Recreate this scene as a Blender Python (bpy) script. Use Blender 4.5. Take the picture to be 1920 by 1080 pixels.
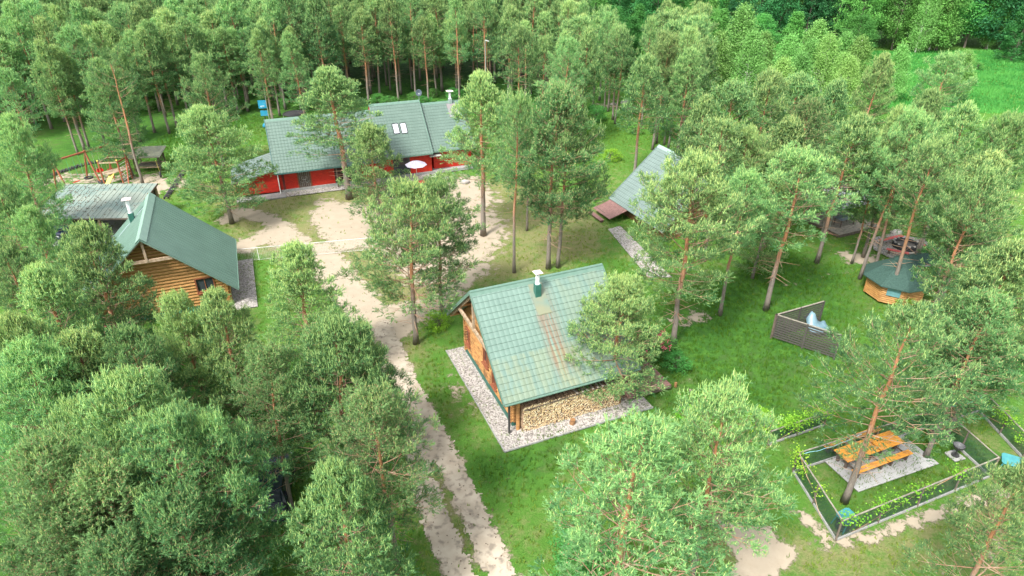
import bpy, math, random
import numpy as np
from mathutils import Vector, Matrix
for o in list(bpy.data.objects): bpy.data.objects.remove(o)
S = bpy.context.scene
COL = S.collection
rad = math.radians
# ---------------------------------------------------------------- camera, sky, sun, exposure
CAM_H, TH, FPX = 26.0, rad(30), 1250.0
cd = bpy.data.cameras.new('camera'); cam = bpy.data.objects.new('camera', cd); COL.objects.link(cam)
cam.location = (0, 0, CAM_H); cam.rotation_euler = (rad(60), 0, 0)
cd.sensor_width = 36; cd.lens = 36 * FPX / 1920; cd.clip_end = 6000
S.camera = cam
SUN_EL, SUN_AZ = rad(52), rad(215)          # azimuth measured clockwise from +Y
w = bpy.data.worlds.new('World'); S.world = w; w.use_nodes = True
nt = w.node_tree; nt.nodes.clear()
sky = nt.nodes.new('ShaderNodeTexSky'); sky.sky_type = 'NISHITA'; sky.sun_disc = False
sky.sun_elevation = SUN_EL; sky.sun_rotation = SUN_AZ; sky.dust_density = 3.0; sky.air_density = 1.0; sky.ozone_density = .6
hs = nt.nodes.new('ShaderNodeHueSaturation'); hs.inputs['Saturation'].default_value = .25
bg = nt.nodes.new('ShaderNodeBackground'); bg.inputs['Strength'].default_value = 0.13
wo = nt.nodes.new('ShaderNodeOutputWorld')
nt.links.new(sky.outputs[0], hs.inputs['Color']); nt.links.new(hs.outputs[0], bg.inputs['Color']); nt.links.new(bg.outputs[0], wo.inputs['Surface'])
sd = bpy.data.lights.new('sun', 'SUN'); sd.energy = 2.0; sd.angle = rad(10); sd.color = (1, .96, .90)
sun = bpy.data.objects.new('sun', sd); COL.objects.link(sun)
sdir = Vector((math.sin(SUN_AZ) * math.cos(SUN_EL), math.cos(SUN_AZ) * math.cos(SUN_EL), math.sin(SUN_EL)))
sun.rotation_euler = sdir.to_track_quat('Z', 'Y').to_euler(); sun.location = (0, -20, 60)
S.view_settings.view_transform = 'Standard'; S.view_settings.look = 'None'
S.view_settings.exposure = 1.6; S.view_settings.gamma = 1
S.render.engine = 'CYCLES'
try:
    S.cycles.max_bounces = 5; S.cycles.diffuse_bounces = 3; S.cycles.transparent_max_bounces = 8; S.cycles.transmission_bounces = 3
except Exception: pass

# ---------------------------------------------------------------- where a sight line of the survey photo meets a level or a plane
_c, _s = math.cos(TH), math.sin(TH)
def ray(px, py):
    x = (px - 960) / FPX; y = -(py - 540) / FPX
    return np.array([x, _c + y * _s, -_s + y * _c])
def G(px, py, z=0.0):
    d = ray(px, py); t = (z - CAM_H) / d[2]
    return (d[0] * t, d[1] * t)
def hit(px, py, P0, N):
    d = ray(px, py); O = np.array([0, 0, CAM_H]); N = np.array(N)
    t = (np.array(P0) - O) @ N / (d @ N); return O + d * t
def PJ(x, y, z):
    dz = z - CAM_H; d = y * _c - dz * _s; u = y * _s + dz * _c
    return 960 + FPX * x / d, 540 - FPX * u / d
def top_height(b, ty):
    x, y = G(*b); h = 2.0
    while PJ(x, y, h)[1] > ty and h < 22: h += .1
    return h

# ---------------------------------------------------------------- mesh helpers
class MB:
    def __init__(s): s.v = []; s.f = []; s.m = []; s.mi = 0
    def add(s, vs, fs):
        n = len(s.v); s.v += [tuple(v) for v in vs]; s.f += [tuple(i + n for i in f) for f in fs]; s.m += [s.mi] * len(fs); return s
    def box(s, x0, x1, y0, y1, z0, z1):
        return s.add([(x0,y0,z0),(x1,y0,z0),(x1,y1,z0),(x0,y1,z0),(x0,y0,z1),(x1,y0,z1),(x1,y1,z1),(x0,y1,z1)],
                     [(0,3,2,1),(4,5,6,7),(0,1,5,4),(1,2,6,5),(2,3,7,6),(3,0,4,7)])
    def bar(s, p, q, w, h, up=(0,0,1)):
        p, q = Vector(p), Vector(q); d = (q - p).normalized(); u = Vector(up)
        if abs(d.dot(u)) > .98: u = Vector((1,0,0))
        a = d.cross(u).normalized() * w / 2; b = a.cross(d).normalized() * h / 2
        vs = [p-a-b, p+a-b, p+a+b, p-a+b, q-a-b, q+a-b, q+a+b, q-a+b]
        return s.add(vs, [(0,1,2,3),(7,6,5,4),(0,4,5,1),(1,5,6,2),(2,6,7,3),(3,7,4,0)])
    def tube(s, pts, rs, n=8, cap=True):
        pts = [Vector(p) for p in pts]
        if not hasattr(rs, '__len__'): rs = [rs] * len(pts)
        base = len(s.v); vs = []; fs = []
        for i, p in enumerate(pts):
            d = (pts[min(i+1, len(pts)-1)] - pts[max(i-1, 0)]).normalized()
            u = Vector((0,0,1)) if abs(d.z) < .9 else Vector((1,0,0))
            a = d.cross(u).normalized(); b = d.cross(a)
            for k in range(n):
                t = 2*math.pi*k/n; vs.append(p + (a*math.cos(t) + b*math.sin(t)) * rs[i])
        for i in range(len(pts)-1):
            for k in range(n):
                k2 = (k+1) % n; fs.append((i*n+k, (i+1)*n+k, (i+1)*n+k2, i*n+k2))
        if cap: fs.append(tuple(range(n))); fs.append(tuple(range((len(pts)-1)*n+n-1, (len(pts)-1)*n-1, -1)))
        return s.add(vs, fs)
    def torus(s, c, R, r, n=18, m=8, axis='z', tilt=None):
        vs = []; fs = []; c = Vector(c)
        for i in range(n):
            t = 2*math.pi*i/n
            for k in range(m):
                p = 2*math.pi*k/m; q = Vector(((R + r*math.cos(p))*math.cos(t), (R + r*math.cos(p))*math.sin(t), r*math.sin(p)))
                if axis == 'x': q = Vector((q.z, q.x, q.y))
                if axis == 'y': q = Vector((q.x, q.z, q.y))
                if tilt is not None: q = tilt @ q
                vs.append(c + q)
        for i in range(n):
            for k in range(m):
                fs.append((i*m+k, ((i+1)%n)*m+k, ((i+1)%n)*m+(k+1)%m, i*m+(k+1)%m))
        return s.add(vs, fs)
    def prism(s, poly, z0, z1):
        n = len(poly)
        vs = [(x, y, z0) for x, y in poly] + [(x, y, z1) for x, y in poly]
        return s.add(vs, [tuple(range(n-1, -1, -1)), tuple(range(n, 2*n))] + [(i, (i+1)%n, n+(i+1)%n, n+i) for i in range(n)])
    def extr(s, poly3, off):
        n = len(poly3); off = Vector(off); vs = [Vector(p) for p in poly3]; vs += [p + off for p in vs]
        return s.add(vs, [tuple(range(n-1, -1, -1)), tuple(range(n, 2*n))] + [(i, (i+1)%n, n+(i+1)%n, n+i) for i in range(n)])
    def mesh(s, name, mats, smooth=False):
        me = bpy.data.meshes.new(name); me.from_pydata(s.v, [], s.f)
        if not isinstance(mats, (list, tuple)): mats = [mats]
        for m in mats: me.materials.append(m)
        if len(mats) > 1: me.polygons.foreach_set('material_index', s.m)
        if smooth: me.polygons.foreach_set('use_smooth', [True]*len(s.f))
        me.update(); return me
    def build(s, name, mats, parent=None, smooth=False, label=None, bevel=0):
        o = bpy.data.objects.new(name, s.mesh(name, mats, smooth)); COL.objects.link(o)
        if parent is not None: o.parent = parent
        if label: o['label'] = label
        if bevel:
            b = o.modifiers.new('bevel', 'BEVEL'); b.width = bevel; b.segments = 2; b.limit_method = 'ANGLE'
        return o
def tag(o, label, cat, group=None):
    o['label'] = label; o['category'] = cat
    if group: o['group'] = group
    return o
def thing(name, label, cat, loc=(0,0,0), rz=0, group=None):
    o = bpy.data.objects.new(name, None); COL.objects.link(o); o.empty_display_size = .3
    o.location = (loc[0], loc[1], loc[2] if len(loc) > 2 else 0); o.rotation_euler = (0, 0, rz)
    return tag(o, label, cat, group)
def struct(o, kind='structure'): o['kind'] = kind; return o
def kids(o): return [c for c in bpy.data.objects if c.parent is o]
def dup(root, loc, rz, label, group=None, scale=None):
    def cp(o, par):
        c = o.copy(); COL.objects.link(c); c.parent = par
        for k in CH.get(o.name, []): cp(k, c)
        return c
    CH = {}
    for c in COL.objects:
        if c.parent is not None: CH.setdefault(c.parent.name, []).append(c)
    r = cp(root, None); r.location = (loc[0], loc[1], loc[2] if len(loc) > 2 else 0); r.rotation_euler = (0, 0, rz)
    if scale: r.scale = (scale,)*3
    r['label'] = label
    if group: r['group'] = group
    return r
def np_mesh(name, V, F, mats, mi=None, tint=None):
    me = bpy.data.meshes.new(name); k = F.shape[1]
    me.vertices.add(len(V)); me.vertices.foreach_set('co', V.astype(np.float32).ravel())
    me.loops.add(F.size); me.loops.foreach_set('vertex_index', F.astype(np.int32).ravel())
    me.polygons.add(len(F)); me.polygons.foreach_set('loop_start', np.arange(0, F.size, k, dtype=np.int32))
    try: me.polygons.foreach_set('loop_total', np.full(len(F), k, dtype=np.int32))
    except Exception: pass
    for m in mats: me.materials.append(m)
    if mi is not None: me.polygons.foreach_set('material_index', mi.astype(np.int32))
    if tint is not None:
        a = me.attributes.new('tint', 'FLOAT', 'POINT'); a.data.foreach_set('value', tint.astype(np.float32))
    me.update(calc_edges=True); return me

# ---------------------------------------------------------------- materials
def base_mat(name, rough=.7):
    m = bpy.data.materials.new(name); m.use_nodes = True
    b = m.node_tree.nodes['Principled BSDF']; b.inputs['Roughness'].default_value = rough
    return m, m.node_tree, b
def N(nt, t, **kw):
    n = nt.nodes.new(t)
    for k, v in kw.items(): setattr(n, k, v)
    return n
def mat(name, c1, c2=None, scale=4, stretch=(1,1,1), rough=.7, bump=0, metal=0, spec=.5, c3=None, s3=1, detail=5, lo=.35, hi=.65):
    m, nt, b = base_mat(name, rough); L = nt.links
    b.inputs['Metallic'].default_value = metal; b.inputs['Specular IOR Level'].default_value = spec
    if c2 is None: c2 = tuple(x * .8 for x in c1)
    tc = N(nt, 'ShaderNodeTexCoord'); mp = N(nt, 'ShaderNodeMapping'); mp.inputs['Scale'].default_value = stretch
    L.new(tc.outputs['Object'], mp.inputs[0])
    no = N(nt, 'ShaderNodeTexNoise'); no.inputs['Scale'].default_value = scale; no.inputs['Detail'].default_value = detail
    L.new(mp.outputs[0], no.inputs['Vector'])
    r = N(nt, 'ShaderNodeMapRange'); r.inputs[1].default_value = lo; r.inputs[2].default_value = hi
    L.new(no.outputs['Fac'], r.inputs[0])
    mx = N(nt, 'ShaderNodeMix', data_type='RGBA'); mx.inputs[6].default_value = (*c1, 1); mx.inputs[7].default_value = (*c2, 1)
    L.new(r.outputs[0], mx.inputs[0]); out = mx.outputs[2]
    if c3 is not None:
        n3 = N(nt, 'ShaderNodeTexNoise'); n3.inputs['Scale'].default_value = s3; n3.inputs['Detail'].default_value = 6; L.new(tc.outputs['Object'], n3.inputs['Vector'])
        r3 = N(nt, 'ShaderNodeMapRange'); r3.inputs[1].default_value = .52; r3.inputs[2].default_value = .66; L.new(n3.outputs['Fac'], r3.inputs[0])
        m3 = N(nt, 'ShaderNodeMix', data_type='RGBA'); m3.inputs[7].default_value = (*c3, 1)
        L.new(r3.outputs[0], m3.inputs[0]); L.new(out, m3.inputs[6]); out = m3.outputs[2]
    L.new(out, b.inputs['Base Color'])
    if bump:
        bp = N(nt, 'ShaderNodeBump'); bp.inputs['Distance'].default_value = bump; bp.inputs['Strength'].default_value = .8
        L.new(no.outputs['Fac'], bp.inputs['Height']); L.new(bp.outputs[0], b.inputs['Normal'])
    return m
def leaf_mat(name, c1, c2, trans=.35, rnd=.3, tcol=None):
    m = bpy.data.materials.new(name); m.use_nodes = True; nt = m.node_tree; L = nt.links; nt.nodes.clear()
    out = N(nt, 'ShaderNodeOutputMaterial'); at = N(nt, 'ShaderNodeAttribute'); at.attribute_name = 'tint'
    mx = N(nt, 'ShaderNodeMix', data_type='RGBA'); mx.inputs[6].default_value = (*c1, 1); mx.inputs[7].default_value = (*c2, 1)
    L.new(at.outputs['Fac'], mx.inputs[0])
    oi = N(nt, 'ShaderNodeObjectInfo'); mr = N(nt, 'ShaderNodeMapRange'); mr.inputs[3].default_value = 1 - rnd; mr.inputs[4].default_value = 1 + rnd
    L.new(oi.outputs['Random'], mr.inputs[0])
    h = N(nt, 'ShaderNodeHueSaturation'); mh = N(nt, 'ShaderNodeMapRange'); mh.inputs[3].default_value = .510; mh.inputs[4].default_value = .474
    mm = N(nt, 'ShaderNodeMath', operation='FRACT'); m7 = N(nt, 'ShaderNodeMath', operation='MULTIPLY'); m7.inputs[1].default_value = 7.31
    L.new(oi.outputs['Random'], m7.inputs[0]); L.new(m7.outputs[0], mm.inputs[0]); L.new(mm.outputs[0], mh.inputs[0])
    L.new(mh.outputs[0], h.inputs['Hue']); L.new(mr.outputs[0], h.inputs['Value']); L.new(mx.outputs[2], h.inputs['Color'])
    d = N(nt, 'ShaderNodeBsdfPrincipled'); d.inputs['Roughness'].default_value = .55; d.inputs['Specular IOR Level'].default_value = .18
    t = N(nt, 'ShaderNodeBsdfTranslucent'); ms = N(nt, 'ShaderNodeMixShader'); ms.inputs[0].default_value = trans
    L.new(h.outputs[0], d.inputs['Base Color']); L.new(h.outputs[0], t.inputs['Color'])
    L.new(d.outputs[0], ms.inputs[1]); L.new(t.outputs[0], ms.inputs[2]); L.new(ms.outputs[0], out.inputs['Surface'])
    return m
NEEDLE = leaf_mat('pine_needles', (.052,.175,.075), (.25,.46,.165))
CANDLE = leaf_mat('pine_candles', (.40,.62,.20), (.54,.70,.26), trans=.3, rnd=.15)
CONE = leaf_mat('pine_flower_buds', (.40,.30,.14), (.50,.38,.20), trans=.1, rnd=.1)
LEAF = leaf_mat('broad_leaves', (.060,.24,.055), (.14,.41,.09))
LEAFD = leaf_mat('dark_broad_leaves', (.030,.14,.055), (.065,.25,.085))
LEAFB = leaf_mat('birch_leaves', (.16,.37,.09), (.26,.49,.14), rnd=.15)
LEAFV = leaf_mat('vine_leaves', (.12,.38,.03), (.28,.55,.06), rnd=.1)
PETAL = leaf_mat('pink_petals', (.70,.10,.16), (.75,.24,.28), rnd=.1)
LEAFM = leaf_mat('meadow_blades', (.06,.26,.05), (.15,.42,.09), rnd=.05)
GRASSM = leaf_mat('grass_blades', (.06,.19,.02), (.21,.33,.05), rnd=.1)
def bark_mat():
    m, nt, b = base_mat('pine_bark', .9); L = nt.links
    tc = N(nt, 'ShaderNodeTexCoord'); sx = N(nt, 'ShaderNodeSeparateXYZ'); L.new(tc.outputs['Object'], sx.inputs[0])
    no = N(nt, 'ShaderNodeTexNoise'); no.inputs['Scale'].default_value = 1.2; no.inputs['Detail'].default_value = 4; L.new(tc.outputs['Object'], no.inputs['Vector'])
    ad = N(nt, 'ShaderNodeMath', operation='MULTIPLY_ADD'); ad.inputs[1].default_value = 4.0; L.new(no.outputs['Fac'], ad.inputs[0]); L.new(sx.outputs['Z'], ad.inputs[2])
    mr = N(nt, 'ShaderNodeMapRange'); mr.inputs[1].default_value = 5.2; mr.inputs[2].default_value = 7.6; L.new(ad.outputs[0], mr.inputs[0])
    mp = N(nt, 'ShaderNodeMapping'); mp.inputs['Scale'].default_value = (14,14,3.5); L.new(tc.outputs['Object'], mp.inputs[0])
    n2 = N(nt, 'ShaderNodeTexNoise'); n2.inputs['Scale'].default_value = 1.6; n2.inputs['Detail'].default_value = 6; L.new(mp.outputs[0], n2.inputs['Vector'])
    a = N(nt, 'ShaderNodeMix', data_type='RGBA'); a.inputs[6].default_value = (.10,.082,.066,1); a.inputs[7].default_value = (.27,.235,.20,1); L.new(n2.outputs['Fac'], a.inputs[0])
    c = N(nt, 'ShaderNodeMix', data_type='RGBA'); c.inputs[6].default_value = (.24,.10,.045,1); c.inputs[7].default_value = (.52,.25,.12,1); L.new(n2.outputs['Fac'], c.inputs[0])
    mx = N(nt, 'ShaderNodeMix', data_type='RGBA'); L.new(mr.outputs[0], mx.inputs[0]); L.new(a.outputs[2], mx.inputs[6]); L.new(c.outputs[2], mx.inputs[7])
    L.new(mx.outputs[2], b.inputs['Base Color'])
    bp = N(nt, 'ShaderNodeBump'); bp.inputs['Distance'].default_value = .03; L.new(n2.outputs['Fac'], bp.inputs['Height']); L.new(bp.outputs[0], b.inputs['Normal'])
    return m
BARK = bark_mat()
TWIG = mat('twig_bark', (.30,.15,.08), (.40,.29,.20), 3)
BIRCHB = mat('birch_bark', (.70,.68,.62), (.12,.10,.09), 2.5, (1,1,3), lo=.55, hi=.7)
DBARK = mat('dark_bark', (.09,.075,.06), (.18,.15,.12), 6, (1,1,.3))
LOGW = mat('log_wood', (.50,.27,.10), (.27,.125,.045), 3, (1,1,6), .55, .01, c3=(.17,.085,.035), s3=1.6)
LOGD = mat('dark_log_wood', (.34,.18,.075), (.17,.085,.04), 3, (1,1,6), .6, .01, c3=(.10,.055,.03), s3=1.4)
LOGO = mat('orange_log_wood', (.48,.26,.085), (.30,.145,.045), 3, (1,1,6), .55, .01)
BEAM = mat('weathered_beam', (.44,.34,.24), (.27,.19,.12), 5, (1,1,1))
GREYW = mat('grey_weathered_wood', (.30,.27,.22), (.17,.155,.13), 5, (1,1,5), .85, .01)
DARKW = mat('dark_stained_wood', (.075,.055,.045), (.13,.10,.08), 5)
REDB = mat('redbrown_timber', (.33,.10,.045), (.22,.065,.035), 5, rough=.5)
ENDS = mat('log_ends', (.72,.58,.36), (.56,.42,.22), 12)
YWOOD = mat('yellow_table_wood', (.78,.36,.06), (.62,.25,.03), 4, (8,1,1), .45, .004, c3=(.45,.20,.05), s3=2.5)
GREEN = mat('green_plinth_paint', (.02,.10,.075), (.03,.13,.10), 4, rough=.5)
TEAL = mat('teal_trim_paint', (.095,.175,.135), (.12,.20,.16), 3, rough=.45)
RED = mat('red_paint', (.62,.030,.012), (.44,.018,.009), 3, (1,1,5), .6, .006)
REDBENCH = mat('red_bench_paint', (.62,.10,.09), (.48,.06,.06), 5, rough=.5)
WHITE = mat('white_paint', (.80,.80,.78), (.68,.68,.66), 3, rough=.5)
STEEL = mat('galvanised_steel', (.62,.63,.64), (.50,.51,.52), 4, rough=.35, metal=.7)
BLACK = mat('black_rubber', (.022,.022,.024), (.045,.045,.048), 8, rough=.8)
IRON = mat('black_iron', (.03,.03,.032), (.07,.07,.07), 8, rough=.5, metal=.3)
CONC = mat('concrete', (.34,.34,.33), (.25,.25,.24), 6, rough=.9, bump=.004)
GLASS = mat('dark_window_glass', (.03,.04,.05), (.05,.06,.07), 2, rough=.08)
GLASSL = mat('skylight_glass', (.62,.68,.74), (.55,.60,.66), 2, rough=.05)
FRAMEW = mat('brown_window_frame', (.20,.06,.03), (.26,.09,.04), 5)
TURQ = mat('turquoise_plastic', (.045,.21,.23), (.065,.27,.28), 3, rough=.4)
BLUEP = mat('blue_plastic', (.02,.22,.38), (.03,.28,.44), 3, rough=.4)
REDP = mat('red_plastic', (.65,.03,.03), (.55,.02,.02), 3, rough=.4)
ROPE_G = mat('green_rope', (.08,.45,.22), (.10,.5,.3), 9)
ROPE_Y = mat('yellow_rope', (.65,.55,.12), (.55,.45,.1), 9)
ROPE_B = mat('blue_rope', (.25,.55,.65), (.3,.6,.7), 9)
WIRE = mat('fence_wire', (.03,.085,.065), (.02,.06,.05), 5, rough=.5)
NETW = mat('white_net', (.60,.60,.58), (.52,.52,.50), 5)
LILAC = mat('pale_lilac_canvas', (.46,.43,.52), (.38,.36,.45), 4)
BROWNM = mat('brown_boards', (.235,.13,.115), (.17,.09,.08), 5, (1,1,1), .6)
SHING = mat('green_shingle', (.018,.052,.042), (.036,.082,.066), 9, (1,1,2.5), .85, .02)
TARP = mat('pale_blue_tarp', (.17,.27,.32), (.12,.21,.26), 3, rough=.4)
NAVY = mat('navy_car_paint', (.008,.014,.045), (.010,.018,.055), 3, rough=.15)
SILVER = mat('pale_car_paint', (.45,.46,.48), (.48,.49,.5), 3, rough=.2, metal=.4)
STONE = mat('field_stone', (.42,.40,.37), (.28,.26,.24), 4, rough=.9, bump=.03)
TAIL = mat('tail_lamp_red', (.5,.01,.01), (.4,.01,.01), 4, rough=.15)
def paving_mat():
    m, nt, b = base_mat('paving_slabs', .9); L = nt.links
    tc = N(nt, 'ShaderNodeTexCoord'); br = N(nt, 'ShaderNodeTexBrick'); br.inputs['Scale'].default_value = 1
    br.inputs['Brick Width'].default_value = .5; br.inputs['Row Height'].default_value = .5; br.inputs['Mortar Size'].default_value = .010
    br.inputs['Color1'].default_value = (.33,.33,.33,1); br.inputs['Color2'].default_value = (.38,.38,.37,1); br.inputs['Mortar'].default_value = (.20,.20,.17,1)
    L.new(tc.outputs['Object'], br.inputs['Vector']); L.new(br.outputs['Color'], b.inputs['Base Color']); return m
PAVE = paving_mat()
def gravel_mat():
    m, nt, b = base_mat('pale_gravel', .95); L = nt.links
    tc = N(nt, 'ShaderNodeTexCoord'); vo = N(nt, 'ShaderNodeTexVoronoi'); vo.inputs['Scale'].default_value = 14
    L.new(tc.outputs['Object'], vo.inputs['Vector'])
    cr = N(nt, 'ShaderNodeValToRGB'); cr.color_ramp.elements[0].color = (.13,.115,.105,1); cr.color_ramp.elements[1].color = (.44,.41,.38,1); cr.color_ramp.elements[1].position = .75
    sx = N(nt, 'ShaderNodeSeparateColor'); L.new(vo.outputs['Color'], sx.inputs[0]); L.new(sx.outputs[0], cr.inputs[0])
    L.new(cr.outputs[0], b.inputs['Base Color'])
    bp = N(nt, 'ShaderNodeBump'); bp.inputs['Distance'].default_value = .04; bp.invert = True; L.new(vo.outputs['Distance'], bp.inputs['Height']); L.new(bp.outputs[0], b.inputs['Normal'])
    return m
GRAVEL = gravel_mat()
def roof_mat(name, base, light, stain=None):
    """painted metal; 'stain' = list of (x0,x1,y0,y1,colour) patches in roof coordinates, with ragged edges"""
    m, nt, b = base_mat(name, .42); L = nt.links
    tc = N(nt, 'ShaderNodeTexCoord'); no = N(nt, 'ShaderNodeTexNoise'); no.inputs['Scale'].default_value = .9; no.inputs['Detail'].default_value = 6
    L.new(tc.outputs['Object'], no.inputs['Vector'])
    mx = N(nt, 'ShaderNodeMix', data_type='RGBA'); mx.inputs[6].default_value = (*[v*.86 for v in base],1); mx.inputs[7].default_value = (*[v*1.06 for v in light],1); L.new(no.outputs['Fac'], mx.inputs[0])
    out = mx.outputs[2]; sx = N(nt, 'ShaderNodeSeparateXYZ'); L.new(tc.outputs['Object'], sx.inputs[0])
    def sm(sock, a, c):
        r = N(nt, 'ShaderNodeMapRange', interpolation_type='SMOOTHSTEP'); r.inputs[1].default_value = a; r.inputs[2].default_value = c; L.new(sock, r.inputs[0]); return r.outputs[0]
    def mul(a, c):
        q = N(nt, 'ShaderNodeMath', operation='MULTIPLY'); L.new(a, q.inputs[0])
        if isinstance(c, float): q.inputs[1].default_value = c
        else: L.new(c, q.inputs[1])
        return q.outputs[0]
    for (x0, x1, y0, y1, colr, amt, sc) in (stain or []):
        mp = N(nt, 'ShaderNodeMapping'); mp.inputs['Scale'].default_value = sc; L.new(tc.outputs['Object'], mp.inputs[0])
        n2 = N(nt, 'ShaderNodeTexNoise'); n2.inputs['Scale'].default_value = 1; n2.inputs['Detail'].default_value = 4; L.new(mp.outputs[0], n2.inputs['Vector'])
        f = mul(mul(sm(sx.outputs['X'], x0-.25, x0+.15), sm(sx.outputs['X'], x1+.25, x1-.15)), mul(sm(sx.outputs['Y'], y0-.8, y0+.5), sm(sx.outputs['Y'], y1+.05, y1-.05)))
        f = mul(mul(f, sm(n2.outputs['Fac'], .36, .60)), float(amt))
        q = N(nt, 'ShaderNodeMix', data_type='RGBA'); L.new(f, q.inputs[0]); L.new(out, q.inputs[6]); q.inputs[7].default_value = (*colr, 1); out = q.outputs[2]
    L.new(out, b.inputs['Base Color']); b.inputs['Specular IOR Level'].default_value = .5
    return m
# ---------------------------------------------------------------- building helpers (local frame: x along the ridge, y towards the back, z up)
def roof_slope(name, parent, x0, x1, ya, za, yb, zb, m, style='tile', per=.30, row=.36, thick=.07, label=None):
    """eave at (ya,za), ridge at (yb,zb); profile is real geometry"""
    Ls = math.hypot(yb-ya, zb-za); sy, sz = (yb-ya)/Ls, (zb-za)/Ls
    ny, nz = (-sz, sy) if sy > 0 else (sz, -sy)
    if style == 'tile':
        nx = int((x1-x0)/per*8); xs = np.linspace(x0, x1, nx+1); wave = .016*np.abs(np.sin(np.pi*(xs-x0)/per))**.8
        ss = []; hs_ = []
        k = 0
        while k*row < Ls:
            a, b_ = k*row, min((k+1)*row, Ls); ss += [a, a+.02, b_]; hs_ += [0.0, .030, .006]; k += 1
    else:
        per = per; q = max(1, int(round((x1-x0)/per))); per = (x1-x0)/q; xs = []; wave = []
        for i in range(q):
            a = x0+i*per; xs += [a, a+.02, a+.05, a+.07]; wave += [.0, .032, .032, .0]
            if style == 'corr': xs += [a+per*.55]; wave += [0.0]
        xs.append(x1); wave.append(0.0); xs = np.array(xs); wave = np.array(wave); ss = [0, Ls/2, Ls]; hs_ = [0, 0, 0]
    mb = MB(); n = len(xs); vs = []
    for s_, h_ in zip(ss, hs_):
        for x, w_ in zip(xs, wave):
            h = h_ + w_; vs.append((x, ya+sy*s_+ny*h, za+sz*s_+nz*h))
    fs = [(j*n+i, j*n+i+1, (j+1)*n+i+1, (j+1)*n+i) for j in range(len(ss)-1) for i in range(n-1)]
    mb.add(vs, fs)
    e = .012; t = thick
    P = lambda x, s_, d: (x, ya+sy*s_-ny*d, za+sz*s_-nz*d)
    mb.add([P(x0,0,e),P(x1,0,e),P(x1,Ls,e),P(x0,Ls,e),P(x0,0,t),P(x1,0,t),P(x1,Ls,t),P(x0,Ls,t)],
           [(0,1,2,3),(7,6,5,4),(0,4,5,1),(1,5,6,2),(2,6,7,3),(3,7,4,0)])
    return mb.build(name, m, parent, label=label)
def log_wall(mb, p, q, z0, z1, r=.115, top=None, ext=.22, n=8, gaps=()):
    """stack of round logs from p to q; top(t) limits the height (gables); gaps = (t0,t1,za,zb) openings"""
    p = Vector((p[0], p[1], 0)); q = Vector((q[0], q[1], 0)); L = (q-p).length; d = (q-p)/L
    z = z0 + r; step = r*1.82
    while z + r*.6 <= z1:
        if top:
            ts = [t for t in np.linspace(0, 1, 101) if top(t) >= z + r*.4]
            if not ts: break
            a, b = min(ts)*L, max(ts)*L
            if a < 1e-3: a = -ext
            if b > L-1e-3: b = L+ext
        else: a, b = -ext, L+ext
        segs = [(a, b)]
        for (t0, t1, ga, gb) in gaps:
            if ga - r*.3 < z < gb + r*.3:
                ns = []
                for (u, v) in segs:
                    if u < t0 < v: ns.append((u, t0))
                    if u < t1 < v: ns.append((t1, v))
                    if not (u < t0 < v) and not (u < t1 < v) and not (t0 <= u and v <= t1): ns.append((u, v))
                segs = ns
        for (u, v) in segs:
            if v-u > .05:
                rr = r*random.uniform(.95, 1.06)
                A = p+d*u; B = p+d*v; mb.tube([(A.x, A.y, z), (B.x, B.y, z)], rr, n)
        z += step
def window(parent, p, d, nrm, w, h, name='window', label=None):
    """p = centre (local 3D), d = horizontal unit dir along wall, nrm = outward"""
    p, d, nr = Vector(p), Vector(d), Vector(nrm); up = Vector((0,0,1)); t = .09
    fr = MB()
    for sx in (-1, 1): fr.bar(p+d*sx*(w/2)-up*(h/2+.05)+nr*.05, p+d*sx*(w/2)+up*(h/2+.05)+nr*.05, t, .16, nr)
    for sz in (-1, 1): fr.bar(p-d*(w/2+.045)+up*sz*h/2+nr*.053, p+d*(w/2+.045)+up*sz*h/2+nr*.053, .16, t, up)
    fr.bar(p-up*h/2+nr*.04, p+up*h/2+nr*.04, .05, .06, nr)
    o = fr.build(name, FRAMEW, parent, label=label)
    g = MB(); g.bar(p-d*(w/2)+nr*.005, p+d*(w/2)+nr*.005, .03, h, up); g.build('pane', GLASS, o)
    s = MB(); s.bar(p-d*(w/2+.1)-up*(h/2+.09)+nr*.14, p+d*(w/2+.1)-up*(h/2+.09)+nr*.14, .2, .04, up); s.build('sill', FRAMEW, o)
    return o
def chimney(parent, base, h1, h2, w=.42, colr=GREEN, cap=.55, lean=None):
    x, y, z = base; b = MB(); b.box(x-w/2, x+w/2, y-w/2, y+w/2, z-.5, z+h1)
    c = b.build('chimney', colr, parent, bevel=.02)
    f = MB(); f.tube([(x,y,z+h1), (x,y,z+h1+h2)], w*.33, 14); f.tube([(x,y,z+h1-.01), (x,y,z+h1+.05)], w*.42, 14)
    f.tube([(x,y,z+h1+h2*.62), (x,y,z+h1+h2*.66)], w*.36, 14)
    f.build('flue', STEEL2, c, smooth=False)
    zt = z+h1+h2; k = MB()
    for sx in (-1, 1):
        for sy in (-1, 1): k.tube([(x+sx*w*.22, y+sy*w*.22, zt-.02), (x+sx*w*.22, y+sy*w*.22, zt+.14)], .015, 6)
    k.tube([(x,y,zt), (x,y,zt+.11)], w*.2, 10)
    k.build('cap_strut', IRON, c)
    k = MB(); a = cap/2; k.add([(x-a,y-a,zt+.14),(x+a,y-a,zt+.14),(x+a,y+a,zt+.14),(x-a,y+a,zt+.14),(x,y,zt+.26)], [(3,2,1,0),(0,1,4),(1,2,4),(2,3,4),(3,0,4)])
    k.build('chimney_cap', CAPM, c)
    return c
STEEL2 = mat('white_flue', (.78,.79,.80), (.62,.63,.64), 4, rough=.4)
CAPM = mat('pale_pink_cap', (.72,.58,.54), (.62,.50,.47), 4, rough=.5)
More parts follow.
